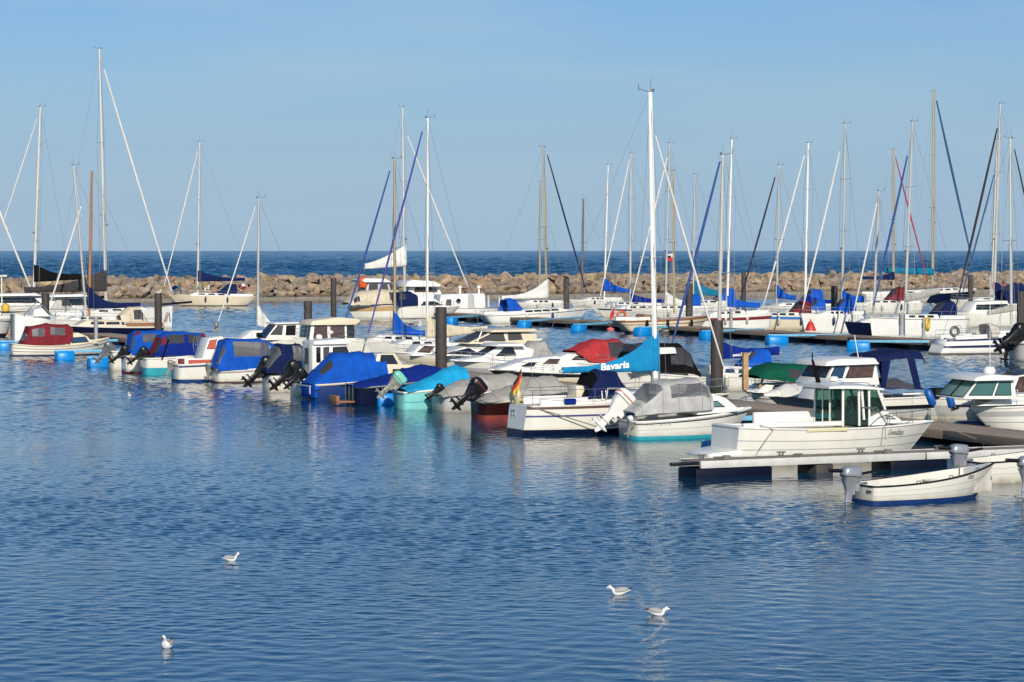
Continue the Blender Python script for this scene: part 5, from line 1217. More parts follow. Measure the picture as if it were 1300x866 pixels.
b = cruiser('white cabin boat with black cockpit tent behind the azure sail cover', 782, 500, 896, 470, 479, dict(rb=.5, wt=.9), [(800, 474), (815, 470), (858, 452), (868, 474)], [([(838, 468), (850, 458), (858, 457), (860, 468)], curtain)])
canopy(b, [(797, 452, 472), (803, 437, 472), (830, 434, 473), (862, 436, 474), (872, 446, 475), (882, 470, 478)], 1.1, c_black, ((.12, .36, .05, .28), (.50, .80, .05, .3), (.05, .2, .3, .7)), vinyld, n=3)
cabin(b, [(834, 450), (836, 441.5), (858, 441), (859, 449)], 1.2, 1.1, white2, 'roof')
lettering(b, 'Arti', 812, 479, 3.4, greyink, width=13, shear=.4)
# C6 sailboat with lettered deep blue cover
b = yacht('white sailboat with lettered deep blue sail cover and blue hood right of the thickest pile', 846, 497, 998, 470, 477, h=dict(stripes=((.80, .86, greyhull),)), mst=dict(base=(912, 470), top=(918, 197), m=alu, r=.085, spreaders=(.45,), jib=(914, 205, 849, 452, furl_b), jr=.085),
          cov=dict(end=(989, 449), mastpt=(914, 455), m=c_deep, hm=1.0, he=.42, w=.17, pw=4), cr=dict(x0=.3, x1=.85, h=.5, nwin=3, wm=bglass), hood=(.18, 1.25, 1.5, c_royal))
xm, zm, xe, ze, hm_, he_, w_, pw_ = b.cover
mb = text_mb('www.fun-yachts.com', .26, 0, .006); xs = [v[0] for v in mb.v]; lx0 = b.p(930, 450, .2)[0]; lx1 = b.p(967, 448, .2)[0]
for i, (vx, vy, vz) in enumerate(mb.v):
    x = lx0 + (lx1 - lx0) * (vx - min(xs)) / (max(xs) - min(xs)); q = (x - xm) / (xe - xm); zb_ = zm + (ze - zm) * q - .06
    mb.v[i] = (x, b.near * (w_ * (1 - .45 * q) + .035 + vz), zb_ + .10 + vy)
mb.build('lettering', whitem, b.root, smooth=False)
# C7 green canopy
b = cruiser('white wooden railed boat under a dark green canopy', 944, 518, 1062, 496, 502, dict(boot=mat('green_boot', (.02, .09, .06), .5), stripes=((.45, .52, brown), (.75, 1.0, greyhull))), [(960, 499), (974, 488), (1030, 486), (1046, 500)], [([(980, 496), (984, 490), (1000, 489), (1000, 496)], dglass)])
canopy(b, [(956, 476, 481, .9), (972, 464, 482), (984, 460.5, 484), (1020, 461.5, 486), (1036, 466, 487), (1044, 473, 482)], 1.1, c_green, ((.42, .60, .04, .22), (.62, .86, .04, .22), (.42, .60, .78, .96)), vinyld, n=2.6)
m_ = MB(); x_, z_ = b.p(942, 492); m_.box(x_ - .12, x_ + .12, .2, .4, z_ - .1, z_ + 1.5); m_.box(x_ - .14, x_ + .14, .18, .42, z_ + 1.5, z_ + 1.56); m_.build('bow_post', palewood, b.root, bevel=.02)
rail(b, [[(x_ - .6, .5, z_), (x_ - 1.0, .5, z_ + .9)], [(x_ - 2.0, .6, z_ - .1), (x_ - 2.4, .6, z_ + .6)]], .06, palewood, 'timber_strut')
# C8 white covered bow
b = Boat('motorboat', 'shade-grey hulled boat with white tied cover over its bow left of the pilothouse glass', 'boat', 974, 524, 1090, 503, 500, 'L'); hull(b, greyhull, None, .1, wt=.85, rb=1.0, rail=rubber)  # white hull coloured grey throughout to paint the shade it lies in
canopy(b, [(974, 501, 505, .1), (990, 494, 505, .6), (1006, 488, 505), (1040, 485, 506), (1070, 487, 506)], 1.1, c_white, n=1.8, name='boat_cover', wr=.05)
# C9 navy bimini cruiser
b = cruiser('white hardtop cruiser with navy bimini and violet acrylic screen', 1030, 534, 1184, 507, 501, dict(stripes=((.42, .62, blackp), (.0, .4, greyhull)), rb=.8), [(1036, 508), (1044, 487), (1118, 482), (1122, 508)], [])
cb = cabin(b, [(1044, 489), (1050, 482), (1060, 463.5), (1114, 462), (1116, 489)], 1.25, 1.1, white2, 'hardtop_cabin'); window(cb, [(1054, 480), (1062, 465.5), (1076, 465), (1070, 480)], bglass); window(cb, [(1074, 480), (1081, 465.5), (1112, 464.5), (1108, 479)], curtain); screen(cb, 1, bglass, split=1)
cabin(b, [(1047, 465), (1051, 459), (1066, 456), (1112, 454.5), (1117, 462.5)], 1.35, 1.25, white2, 'roof')
canopy(b, [(1100, 453, 460), (1106, 449, 458), (1138, 443, 455), (1158, 445, 456), (1161, 452, 462)], 1.3, c_navy, n=3.2, name='bimini', wr=.02)
for sg in (-1, 1):
    xa, za = b.p(1118, 455, 1.2); xb2, zb2 = b.p(1118, 492, 1.2); xc, zc2 = b.p(1157, 455, 1.2); xd, zd = b.p(1166, 494, 1.2)
    m_ = MB(); q = [(xa, sg * 1.28, za), (xa - .45, sg * 1.28, za), (xb2 - .2, sg * 1.28, zb2), (xb2, sg * 1.28, zb2)]; m_.add(q + [(p_[0], p_[1] * .985, p_[2]) for p_ in q], [(0, 1, 2, 3), (7, 6, 5, 4), (0, 4, 5, 1), (1, 5, 6, 2), (2, 6, 7, 3), (3, 7, 4, 0)]); m_.build('side_curtain', c_navy, b.root); m_ = MB()
    q = [(xc + .25, sg * 1.28, za), (xc - .1, sg * 1.28, za), (xd - .1, sg * 1.28, zd), (xd + .22, sg * 1.28, zd)]; m_.add(q + [(p_[0], p_[1] * .985, p_[2]) for p_ in q], [(0, 1, 2, 3), (7, 6, 5, 4), (0, 4, 5, 1), (1, 5, 6, 2), (2, 6, 7, 3), (3, 7, 4, 0)]); m_.build('side_curtain', c_navy, b.root)
    m_ = MB(); m_.add([(xa - .45, sg * 1.27, za), (xb2 - .2, sg * 1.27, zb2), (xd + .22, sg * 1.27, zd), (xc + .25, sg * 1.27, za)], [(0, 1, 2, 3)]); m_.build('curtain_window', clearmat('thin_vinyl', (.82, .85, .88), .18, (.3, .3, .3)), b.root)
canopy(b, [(1113, 492, 494), (1122, 480, 494), (1136, 479, 494), (1156, 486, 495), (1166, 493, 496)], 1.2, pglass, n=2.6, name='acrylic_screen', wr=0)
m_ = MB(); x_, z_ = b.p(1090, 456); m_.tube([(x_, 0, z_), (x_ + .2, 0, z_ + 1.0)], .02); [m_.lathe([(.03, 0), (.09, .04), (.03, .1)], (x_ - .3 * k, .2, z_)) for k in (0, 1, 2)]; m_.build('antenna', white2, b.root)
fender(1181, 505, 111, 'blue cylinder fender tied at the stern quarter of the navy bimini cruiser', fblue, .75, .16, R(-22))
# C10 low white boat
b = cruiser('low white speedboat with black outboard between the bimini cruiser and the big bow', 1176, 532, 1262, 505, 503, dict(stripes=((.0, .6, greyhull),), rb=.6), None, rails=False)  # grey lower band paints the shade on the white hull
fender(1206, 506, 112, 'blue cylinder fender hanging on the low white speedboat', fblue, .85, .16, R(-14))
m_ = MB(); x_, z_ = b.p(1203, 504, .5); m_.box(x_ - .55, x_ + .5, -.4, .4, z_ - .1, z_ + .35); m_.build('engine_hood', rubber, b.root, bevel=.1)
m_ = MB(); x_, z_ = b.p(1222, 507, .5); m_.box(x_ - .5, x_ + .5, -.5, .6, z_ - .1, z_ + .1); m_.build('hatch', greyhull, b.root, bevel=.04)
# dark jet boat with yellow stripe
b = Boat('jet_ski', 'low navy watercraft with yellow stripe moored on the brown pontoon side', 'jet ski', 1196, 551, 1262, 541, 536, 'L', beam=1.3); hull(b, navy, None, .06, ((.35, .8, yellow),), wt=.8, rb=.9, deck=navy)
cabin(b, [(1212, 541), (1224, 535), (1244, 534), (1252, 540)], .35, .2, navy, 'seat', .05)
# C11 the big bow at right
b = cruiser('large white cruiser with green tinted windscreen pointing its bow at the brown pontoon', 1231, 551, 1368, 518, 508, dict(rb=1.0, stripes=((.62, .84, greyhull), (.36, .39, greyink)), wt=.9), [(1240, 516), (1262, 507), (1300, 500), (1350, 500), (1356, 512)], [], head=18)  # broad grey band paints the shade below the flared knuckle
cb = cabin(b, [(1222, 507), (1243, 483), (1289, 482), (1290, 507)], 1.2, 1.05, white2, 'wheelhouse'); screen(cb, 0, gglass, (.06, .06, .1, .06), split=1); window(cb, [(1230, 502), (1244, 485), (1268, 485), (1260, 502)], mat('sea_green_glass', (.06, .14, .13), .08)); window(cb, [(1263, 502), (1271, 485), (1285, 485), (1284, 502)], mat('sea_green_glass', (.06, .14, .13), .08))
cabin(b, [(1236, 484), (1240, 479), (1258, 475.5), (1286, 477), (1291, 483)], 1.35, 1.25, white2, 'roof')
m_ = MB(); x_, z_ = b.p(1256, 476); m_.lathe([(.03, 0), (.22, .06), (.25, .18), (.18, .30), (.02, .34)], (x_, 0, z_)); m_.build('radar_dome', white2, b.root)
rail(b, [[(x_, .05, z_ + .3), (x_ + .02, .05, b.p(1257, 350)[1])]], .012, white2, 'antenna')
m_ = MB(); x_, z_ = b.p(1236, 500); m_.torus((x_, 0, z_), .22, .09, 'z'); m_.build('rope_coil', palewood, b.root)
m_ = MB(); x_, z_ = b.p(1229, 517); m_.box(x_ - .1, x_ + .5, -.06, .06, z_, z_ + .1); m_.tube([(x_ + .5, -.2, z_), (x_ + .7, 0, z_ - .1), (x_ + .5, .2, z_)], .05); m_.build('anchor', darkmast, b.root)
b = cruiser('white hardtop boat at the right edge partly behind the green windscreen cruiser', 1262, 537, 1400, 500, 496, None, [(1272, 500), (1288, 478), (1340, 470), (1380, 472), (1384, 500)], [([(1287, 498), (1296, 479), (1312, 476), (1310, 498)], curtain)], 1)
# IOLA
b = yacht('white sailboat with navy stripes and reverse transom moored at right behind the channel', 1194, 450, 1345, 431, 424, 'R', dict(m=white2, boot=darkmast, bz=.12, stripes=((.36, .54, navystripe), (.86, 1.0, navystripe)), rs=-.55, wt=.62, tmat=white2, sag=.0),
          mst=dict(base=(1284, 412), top=(1283, 176), m=alu, r=.115, spreaders=(.45,), jib=(1288, 190, 1336, 400, furl_k), jr=.07), cov=dict(end=(1254, 399), mastpt=(1284, 395), m=c_tarp, hm=.5, he=.3, w=.16, pw=1), cr=dict(x0=.42, x1=.85, h=.5))
hm2 = mat('pale_grey_canvas', (.5, .48, .44), .9)
sprayhood(b, -b.L / 2 + .36 * b.L, .9, 1.2, hm2, zoff=.4); wheel(b, -b.L / 2 + 1.4, b.fs + .5, .45, 0, 'x')
mb = text_mb('IOLA', .42, 0, .004); xs = [v[0] for v in mb.v]; mb.v = [(-b.L / 2 - .02 - vz, .62 - vx, b.fs - .48 + vy) for vx, vy, vz in mb.v]; mb.build('lettering', greyink, b.root, smooth=False)
m_ = MB(); m_.torus((-b.L / 2 + .6, -.8, b.fs + .55), .3, .1, 'y'); m_.build('horseshoe_buoy', darkmast, b.root)
b = cruiser('white boat with big black outboard cut off by the right edge', 1292, 459, 1420, 436, 434, dict(wt=.9), [(1330, 436), (1340, 420), (1380, 420), (1390, 436)], [], bow='R', rails=False)
outboard(b, -b.L / 2 - .1, 1.2, 0, 2.0, 58); outboard(b, -b.L / 2 - .05, .9, .7, 1.3, 10)

# ------------------------------------------------------------------ FAR PONTOON yachts
yacht('white sailboat with tan mast, cream boom cover and blue hood lying behind the blue floats', 612, 411, 746, 400, 391, 'R', dict(m=white2, stripes=((.86, .93, darkmast),), rs=.6), dict(base=(694, 378), top=(690, 187), m=tanmast, r=.12, spreaders=(.47,), jib=(695, 197, 745, 372, furl_n), jr=.10),
      dict(end=(637, 380), mastpt=(694, 378), m=c_white, hm=1.9, he=.4, w=.26, pw=3), (.20, 1.5, 1.9, c_royal), dict(nwin=4, wlen=.8))
b = yacht('cream sailboat with wooden cabin sides and raked transom by the red flag', 780, 424, 902, 407, 400, 'R', dict(m=cream, boot=darkmast, bz=.25, stripes=((.55, .62, mstripe), (.8, 1.0, wood)), rs=1.3, wt=.55, rb=1.4), dict(base=(856, 398), top=(854, 217), m=tanmast, r=.12, spreaders=(.5,)), None, None, dict(h=.55, m=wood, x0=.25, x1=.45, nwin=2))
flag(b, -b.L / 2 + .3, 0, b.fs, 1.2, [flagr], size=1.0)
m_ = MB(); 
for px in (811, 837, 867): x_ = b.p(px, 410)[0]; m_.lathe([(.03, .5), (.12, .4), (.14, -.1), (.05, -.25)], (x_, b.near * (b.B * .5 + .1), .7), 10)
m_.build('side_fender', blackp, b.root)
m_ = MB(); x_, z_ = b.p(855, 322); m_.add([(x_, -.02, z_), (x_ - .55, -.05, z_ - .06), (x_ - .55, -.02, z_ - .36), (x_, 0, z_ - .30)], [(0, 1, 2, 3)], 0); m_.add([(x_, -.02, z_ - .30), (x_ - .55, -.02, z_ - .36), (x_ - .55, 0, z_ - .66), (x_, 0, z_ - .60)], [(0, 1, 2, 3)], 1); m_.build('flag', [flagw, flagr], b.root)
FP = [
 ('white sailboat with navy hull stripe and grey mast behind the wooden cabin sailboat', dict(left=757, wl=404, right=868, shl=390, shr=392, h=dict(stripes=((.72, .88, navystripe),)), mst=dict(base=(800, 386), top=(801, 195), m=alu, r=.13, spreaders=(.42, .7), jib=(799, 203, 762, 376, furl_w), jr=.09), cov=dict(end=(842, 384), mastpt=(801, 383), m=c_deep, hm=1.0, he=.4, w=.2))),
 ('white sailboat with maroon stripe and tall white mast left of the grey pedestal', dict(left=868, wl=420, right=976, shl=400, shr=396, h=dict(stripes=((.60, .80, mstripe),), m=white2), mst=dict(base=(923, 392), top=(929, 177), m=whitemast, r=.12, spreaders=(.35, .66)), cov=dict(end=(965, 390), mastpt=(924, 389), m=c_royal, hm=1.1, he=.45, w=.2))),
 ('cream sailboat with bright blue sheer stripe and navy furled jib', dict(left=932, wl=419, right=1046, shl=399, shr=401, h=dict(m=cream, stripes=((.74, .95, bluestripe),)), mst=dict(base=(986, 388), top=(989, 210), m=alu, r=.11, spreaders=(.47,), jib=(984, 225, 937, 390, furl_n), jr=.10), cov=dict(end=(1010, 380), mastpt=(987, 378), m=c_royal, hm=1.3, he=.4, w=.22), hood=(.2, 1.3, 1.5, c_red))),
 ('white sailboat with white furled jib behind the blue striped hull', dict(left=966, wl=411, right=1062, shl=396, shr=397, mst=dict(base=(1022, 388), top=(1026, 182), m=whitemast, r=.13, spreaders=(.47, .72), jib=(1021, 197, 967, 396, furl_w), jr=.11), cov=dict(end=(1058, 385), mastpt=(1023, 384), m=c_deep, hm=.9, he=.35, w=.2), hood=(.2, 1.3, 1.5, c_royal))),
 ('high sided white sailboat behind the sleeved pile', dict(left=1017, wl=424, right=1098, shl=398, shr=398, h=dict(m=white2, rb=.4), mst=dict(base=(1069, 392), top=(1073, 157), m=alu, r=.12, spreaders=(.42, .7), jib=(1066, 192, 1019, 392, furl_w), jr=.10), cov=dict(end=(1096, 383), mastpt=(1070, 382), m=c_royal, hm=1.0, he=.5, w=.25), hood=(.2, 1.4, 1.8, c_royal))),
 ('navy hulled sailboat with thin mast and white furled jib by the sleeved pile', dict(left=1072, wl=427, right=1140, shl=408, shr=409, h=dict(m=navy), mst=dict(base=(1109, 400), top=(1116, 243), m=alu, r=.09, spreaders=(.5,), jib=(1113, 258, 1083, 400, furl_w), jr=.08))),
 ('tall sided white sailboat with white mast and lowered bright blue jib cover', dict(left=1104, wl=429, right=1224, shl=402, shr=404, h=dict(m=white2, rb=.25, stripes=((.93, .97, darkmast),)), mst=dict(base=(1149, 398), top=(1158.5, 155), m=alu, r=.125, spreaders=(.35, .66), jib=(1152, 198, 1109, 388, furl_b), jr=.11), cov=dict(end=(1192, 372), mastpt=(1150, 383), m=c_tarp, hm=.7, he=.5, w=.22), hood=(.14, 1.4, 1.8, c_navy))),
 ('white sailboat with black furled jib and navy cover in the right background', dict(left=1214, wl=407, right=1330, shl=386, shr=385, h=dict(m=cream), mst=dict(base=(1262, 386), top=(1270, 132), m=alu, r=.15, spreaders=(.35, .66), jib=(1266, 163, 1214, 388, furl_k), jr=.14), cov=dict(end=(1312, 372), mastpt=(1263, 375), m=c_navy, hm=1.5, he=.5, w=.26), hood=(.2, 1.4, 1.8, c_navy))),
 ('white sailboat with slim grey mast and blue boom cover left of the white mast', dict(left=748, wl=398, right=842, shl=386, shr=386, mst=dict(base=(767, 380), top=(772, 210), m=whitemast, r=.11, spreaders=(.5,)), cov=dict(end=(802, 371), mastpt=(767, 369), m=c_royal, hm=1.6, he=.4, w=.22, pw=2.5))),
 ('white sailboat with slim grey mast and white furled jib behind the tallest mast', dict(left=800, wl=405, right=900, shl=391, shr=391, mst=dict(base=(845, 385), top=(850, 182), m=alu, r=.12, spreaders=(.4, .7), jib=(847, 200, 800, 388, furl_w), jr=.10), cov=dict(end=(886, 388), mastpt=(846, 386), m=c_white, hm=1.4, he=.4, w=.22), hood=(.15, 1.4, 1.8, c_royal))),
 ('white sailboat with grey mast and blue canvas tent behind the leaning furled jibs', dict(left=838, wl=398, right=944, shl=384, shr=384, mst=dict(base=(880, 378), top=(882, 222), m=alu, r=.12, spreaders=(.48,)), cov=dict(end=(928, 376), mastpt=(882, 374), m=c_teal, hm=1.7, he=.6, w=.28), hood=(.15, 1.6, 2.0, c_royal))),
]
for lab, k in FP: yacht(lab, **k)
# lowered blue jib cover of the tall sided yacht
# third row near the breakwater
TR = [
 ('sailboat with two masted look and cream mast left of the tan mast', dict(left=646, wl=393, right=722, shl=383, shr=384, mst=dict(base=(685, 378), top=(686, 231), m=tanmast, r=.14, spreaders=(.5,)), cov=None)),
 ('distant sailboat with short dark mast near the breakwater', dict(left=722, wl=390, right=790, shl=380, shr=380, mst=dict(base=(739, 376), top=(740.5, 253), m=darkmast, r=.14, spreaders=(.55,)))),
 ('distant white sailboat with cream mast and red furled jib', dict(left=1094, wl=385, right=1184, shl=373, shr=371, bow='R', mst=dict(base=(1134.5, 368), top=(1134, 190), m=tanmast, r=.20, spreaders=(.5,), jib=(1137, 200, 1178, 358, furl_r), jr=.12), cov=dict(end=(1095, 354), mastpt=(1134, 355), m=c_navy, hm=1.2, he=.4, w=.3))),
 ('distant navy hulled sailboat with tallest cream mast and blue boom cover', dict(left=1152, wl=384, right=1240, shl=371, shr=366, bow='R', h=dict(m=navy, stripes=((.8, 1.0, white),)), mst=dict(base=(1184, 362), top=(1185.5, 116), m=tanmast, r=.22, spreaders=(.4, .67), jib=(1189, 128, 1234, 330, furl_t), jr=.18), cov=dict(end=(1122, 346), mastpt=(1184, 349), m=c_teal, hm=1.0, he=.7, w=.35, pw=1))),
 ('distant white sailboat behind the black furled jib with pale second mast', dict(left=1206, wl=392, right=1318, shl=380, shr=380, mst=dict(base=(1259, 374), top=(1266, 178), m=alu, r=.17, spreaders=(.5,), jib=(1262, 222, 1222, 372, furl_t), jr=.12), cov=dict(end=(1300, 368), mastpt=(1260, 366), m=c_pink, hm=.9, he=.5, w=.3))),
 ('distant low white sailboat with bright blue tent below the rocks', dict(left=958, wl=398, right=1060, shl=387, shr=387, mst=None, hood=(.2, 1.8, 2.4, c_royal))),
 ('distant white sailboat with maroon hood under the boom covers', dict(left=1072, wl=399, right=1168, shl=384, shr=384, mst=None, hood=(.22, 1.7, 2.2, c_red))),
 ('distant white motor yacht with dark windows right of the tall sided hull', dict(left=1196, wl=416, right=1312, shl=396, shr=398, mst=None, cr=dict(h=1.3, nwin=3, wlen=1.4), hood=(.15, 1.9, 2.2, c_navy))),
]
for lab, k in TR: yacht(lab, **k)

# ------------------------------------------------------------------ LEFT group
b = yacht('white racing yacht with plumb bow logo, tallest grey mast and charcoal boom cover', 62, 419, 219, 402, 388.5, 'R', dict(m=white2, rb=.1, rs=-.2, wt=.85, sag=0), dict(base=(135, 392), top=(126.5, 62), m=alu, r=.155, spreaders=(.36, .64), jib=(132, 88, 218, 370, furl_w), jr=.12, splen=1.3),
          dict(end=(31, 371), mastpt=(134, 369), m=c_char, hm=2.0, he=.5, w=.30, pw=2.4), None, dict(h=.35))
rail(b, [[(b.L / 2 - 1.6, 0, b.fb + .1), (b.L / 2 + 1.8, 0, b.fb + .35)]], .10, blackp, 'bowsprit')
for k in (0, 1):
    x1, z1 = b.p(207.5 + 2.6 * k, 408, .2); x2, z2 = b.p(212 + 2.6 * k, 396.5, .2); x3, z3 = b.p(216.5, 408, .2)
    m_ = MB(); T = lambda x, z: (x, -(b.bs(max(0, min(1, x / b.L + .5))) * .93 + .03), z)
    m_.tube([T(x1, z1), T(x2, z2)] + ([T(x3 - .02, z1)] if k else []), .055, 5); m_.build('logo', darkmast, b.root)
b = yacht('dark navy sailboat with varnished mast and cream cabin in front of the racing yacht', 66, 431, 206, 411, 414, 'L', dict(m=navy, stripes=((.88, 1.0, white),), rs=.5), dict(base=(113, 402), top=(116.5, 217), m=woodmast, r=.12, spreaders=(), stays=True, top_gear=False), dict(end=(178, 389.5), mastpt=(113, 391), m=c_navy, hm=2.0, he=.40, w=.22, pw=5),
          None, dict(h=.55, m=cream, x0=.22, x1=.80, nwin=3, wlen=1.1))
hoopcover(b, .14, .40, 1.6, c_cream, True, .62); m_ = MB(); x_, z_ = b.p(186, 407, 1); m_.box(x_ - 1.4, x_ + 1.6, .9, 1.0, b.fs, b.fs + .3); m_.build('teak_coaming', wood, b.root)
yacht('sailboat with black boom cover and grey mast behind the charcoal boom', -20, 407, 96, 392, 390, 'L', dict(m=white2), dict(base=(43, 372), top=(51.5, 136), m=alu, r=.17, spreaders=(.28, .55, .8), jib=(47, 150, 3, 285, furl_w), jr=.07, splen=1.1), dict(end=(106, 354), mastpt=(44, 357.5), m=c_black, hm=1.9, he=.6, w=.33, pw=3))
yacht('white sailboat with thin leaning mast and white furled jib at left', 58, 421, 170, 404, 406, 'L', None, dict(base=(109, 395), top=(93.5, 210), m=alu, r=.10, spreaders=(.35, .62), jib=(103, 262, 60, 396, furl_w), jr=.10))
b = yacht('sailboat mostly off the left edge with white furled jib slanting to its bow', -130, 420, 42, 404, 396, 'R', None, dict(base=(-50, 398), top=(-46, 150), m=alu, r=.14, spreaders=(.5,), jib=(-40, 170, 38, 364, furl_w), jr=.14))
for lab, l, w, r, sl, sr, c1, wn in (('long white motor yacht with black window band at far left', -60, 408, 74, 386, 388, [(-50, 388), (-30, 375), (48, 374), (66, 388)], [(-40, 385), (-28, 378.5), (44, 378), (50, 384.5)]),
                            ('white motor yacht with dark wraparound windows and beige canvas behind the varnished mast', 48, 411, 146, 392, 392, [(52, 392), (66, 376), (108, 375), (132, 392)], [(80, 388), (82, 380), (110, 380), (116, 387)])):
    b = cruiser(lab, l, w, r, sl, sr, dict(stripes=((.35, .6, dglass),)), c1, [(wn, dglass)], bow='R'); cabin(b, [(c1[1][0] - 4, c1[1][1] + 1.5), (c1[1][0] + 2, c1[1][1] - 1.5), (c1[2][0] - 2, c1[2][1] - 1.5), (c1[2][0] + 6, c1[2][1] + 1.5)], 1.7, 1.6, white2, 'roof')
canopy(b, [(62, 391, 393), (70, 378, 393), (84, 377, 393), (90, 388, 393)], 1.4, hm2, ((.5, .85, .05, .25),), vinyld, n=3)
b = Boat('motorboat', 'white boat with high boxy stern and folding frame at the left edge', 'boat', 16, 443, 72, 399, 402, 'R'); hull(b, white2, greyhull, .5, wt=.95, rb=.4, rail=white2, tmat=greyhull)
cb = cabin(b, [(42, 402), (44, 393), (54, 391), (64, 402)], 1.0, .85, white2); screen(cb, 2, dglass, split=1)
rail(b, [[b.p(30, 399, 1)[:1] + (-1.1,) + b.p(30, 399, 1)[1:], b.p(48, 382, 1)[:1] + (-1.0,) + b.p(48, 382, 1)[1:], b.p(64, 399, 1)[:1] + (-1.1,) + b.p(64, 399, 1)[1:]]], .05, greymetal, 'folding_frame')
b = Boat('inflatable_boat', 'white inflatable dinghy hung upright with yellow buoy at the left edge', 'dinghy', -18, 428, 16, 402, 404, 'R', beam=1.6); hull(b, greyhull, rubber, .3, wt=.9, rb=.5, rail=white, railr=.22)
P = atD(2.5, 430, 225); o = empty('radar_post', 'thin white post carrying a flat radar scanner at the left edge', 'post', (P.x, P.y, 0)); m_ = MB(); m_.tube([(0, 0, 0), (0, 0, atD(2, 352, 225).z)], .05); m_.build('pole', white2, o); m_ = MB(); m_.box(-.45, .45, -.1, .1, 0, .18); q = m_.build('scanner', white2, o, bevel=.03); q.location = (0, 0, atD(2, 352, 225).z)
m_ = MB(); m_.lathe([(.05, -.4), (.3, -.25), (.34, 0), (.3, .25), (.05, .4)], (0, 0, 0)); o2 = m_.build('life_buoy_case', yellow, None); o2.location = atD(7, 391, 224) ; tag(o2, 'yellow rescue buoy case fixed beside the thin white post', 'buoy case')

# ------------------------------------------------------------------ breakwater side boats
b = yacht('cream hulled sailboat carrying sitting people along the stone breakwater', 213, 389, 327, 373, 376, 'L', dict(m=cream, boot=darkmast, bz=.15, rs=1.4, wt=.4, rb=1.6), dict(base=(251, 372), top=(253.5, 180), m=alu, r=.15, spreaders=(.33, .62), jib=(251, 192, 208, 364, furl_w), jr=.10, splen=1.1), dict(end=(311, 356), mastpt=(252, 357), m=c_navy, hm=1.5, he=.4, w=.3), (.24, 1.5, 2.4, c_navy), dict(h=.4), head=12)
SAILP = b
def person(b, px, py, pose, shirt, label, trousers=None, hair=None, face=0):
    """sitting or crouching figure grown with a skin modifier from a joint chain; one continuous body"""
    x, z = b.p(px, py, .6)
    J = {'hip': (0, 0, .12), 'chest': (-.05, 0, .45), 'neck': (-.03, 0, .62), 'head': (0, 0, .74), 'top': (0, 0, .86)}
    vs = [J['hip'], J['chest'], J['neck'], J['head'], J['top']]; es = [(0, 1), (1, 2), (2, 3), (3, 4)]; rs_ = [.15, .16, .06, .10, .075]
    for s_ in (-1, 1):
        k = len(vs); vs += [(-.03, s_ * .20, .52), (.05, s_ * .26, .27), (.28, s_ * .2, .22), (.36, s_ * .19, .2)]; rs_ += [.075, .055, .04, .04]; es += [(1, k), (k, k + 1), (k + 1, k + 2), (k + 2, k + 3)]
        k = len(vs); kz = .16 if pose == 'sit' else .42
        vs += [(.08, s_ * .10, .10), (.46, s_ * .13, kz), (.50, s_ * .13, kz - .40), (.62, s_ * .14, kz - .43)]; rs_ += [.10, .075, .05, .04]; es += [(0, k), (k, k + 1), (k + 1, k + 2), (k + 2, k + 3)]
    me = bpy.data.meshes.new('person'); me.from_pydata(vs, es, []); o = bpy.data.objects.new('person', me); COL.objects.link(o)
    md = o.modifiers.new('s', 'SKIN')
    for i, v in enumerate(me.skin_vertices[0].data): v.radius = (rs_[i], rs_[i]); v.use_root = (i == 0)
    o.modifiers.new('u', 'SUBSURF').levels = 1
    m2 = bpy.data.meshes.new_from_object(o.evaluated_get(bpy.context.evaluated_depsgraph_get())); o.modifiers.clear(); o.data = m2
    for m in (shirt, trousers or c_navy, skin): m2.materials.append(m)
    for p_ in m2.polygons:
        c = p_.center
        p_.material_index = 2 if (c.z > .60 or (abs(c.y) > .14 and c.x > .2 and c.z > .15 and kz < .3) or c.z < -.2) else (1 if c.z < .16 or (c.x > .12 and abs(c.y) < .2 and c.z < .5) else 0); p_.use_smooth = True
    h = MB(); h.lathe([(.03, -.02), (.105, .02), (.115, .10), (.07, .17), (.01, .185)], (-.015, 0, .73), 12); h.build('hair', hair or darkmast, o)
    M = b.root.matrix_basis; w = M @ Vector((x, b.near * .6, z)); o.location = w; o.rotation_euler = (0, 0, b.root.rotation_euler.z + face); tag(o, label, 'person'); return o
for px, py, pose, sh, lab, tr, fc in ((222, 368.5, 'crouch', c_navy, 'person in navy top crouching at the bow of the cream sailboat', c_navy, 1.0), (226, 369, 'sit', c_teal, 'person in turquoise top sitting at the bow of the cream sailboat', c_teal, .5),
        (254.5, 366, 'crouch', mat('lime_cloth', (.35, .45, .12), .9), 'person in lime green top by the mast of the cream sailboat', c_grey, .3), (265, 367.5, 'sit', c_white, 'person in white shirt leaning on the cream sailboat cabin', c_white, .2),
        (304.5, 367, 'sit', c_red, 'person in dark red top in the cockpit near the blue hood', c_red, 2.4), (309, 366, 'sit', c_white, 'person in pale top in the middle of the cockpit group', c_red, 2.0), (316, 366, 'sit', c_navy, 'person in navy top at the stern of the cream sailboat', skin, 2.8)):
    person(b, px, py, pose, sh, lab, tr, None, fc)
b = cruiser('old cream canvas topped motorboat with wooden side band near the breakwater', 440, 405, 530, 389, 386, dict(stripes=((.55, .95, palewood),), rb=.9, wt=.7), None, bow='L', rails=True)
canopy(b, [(441, 384, 388, .8), (450, 373, 387), (462, 369, 387), (486, 367, 386), (504, 368, 386), (510, 374, 386)], 1.6, c_cream, ((.10, .22, .06, .24), (.72, .92, .06, .28)), vinyld, n=2.6)
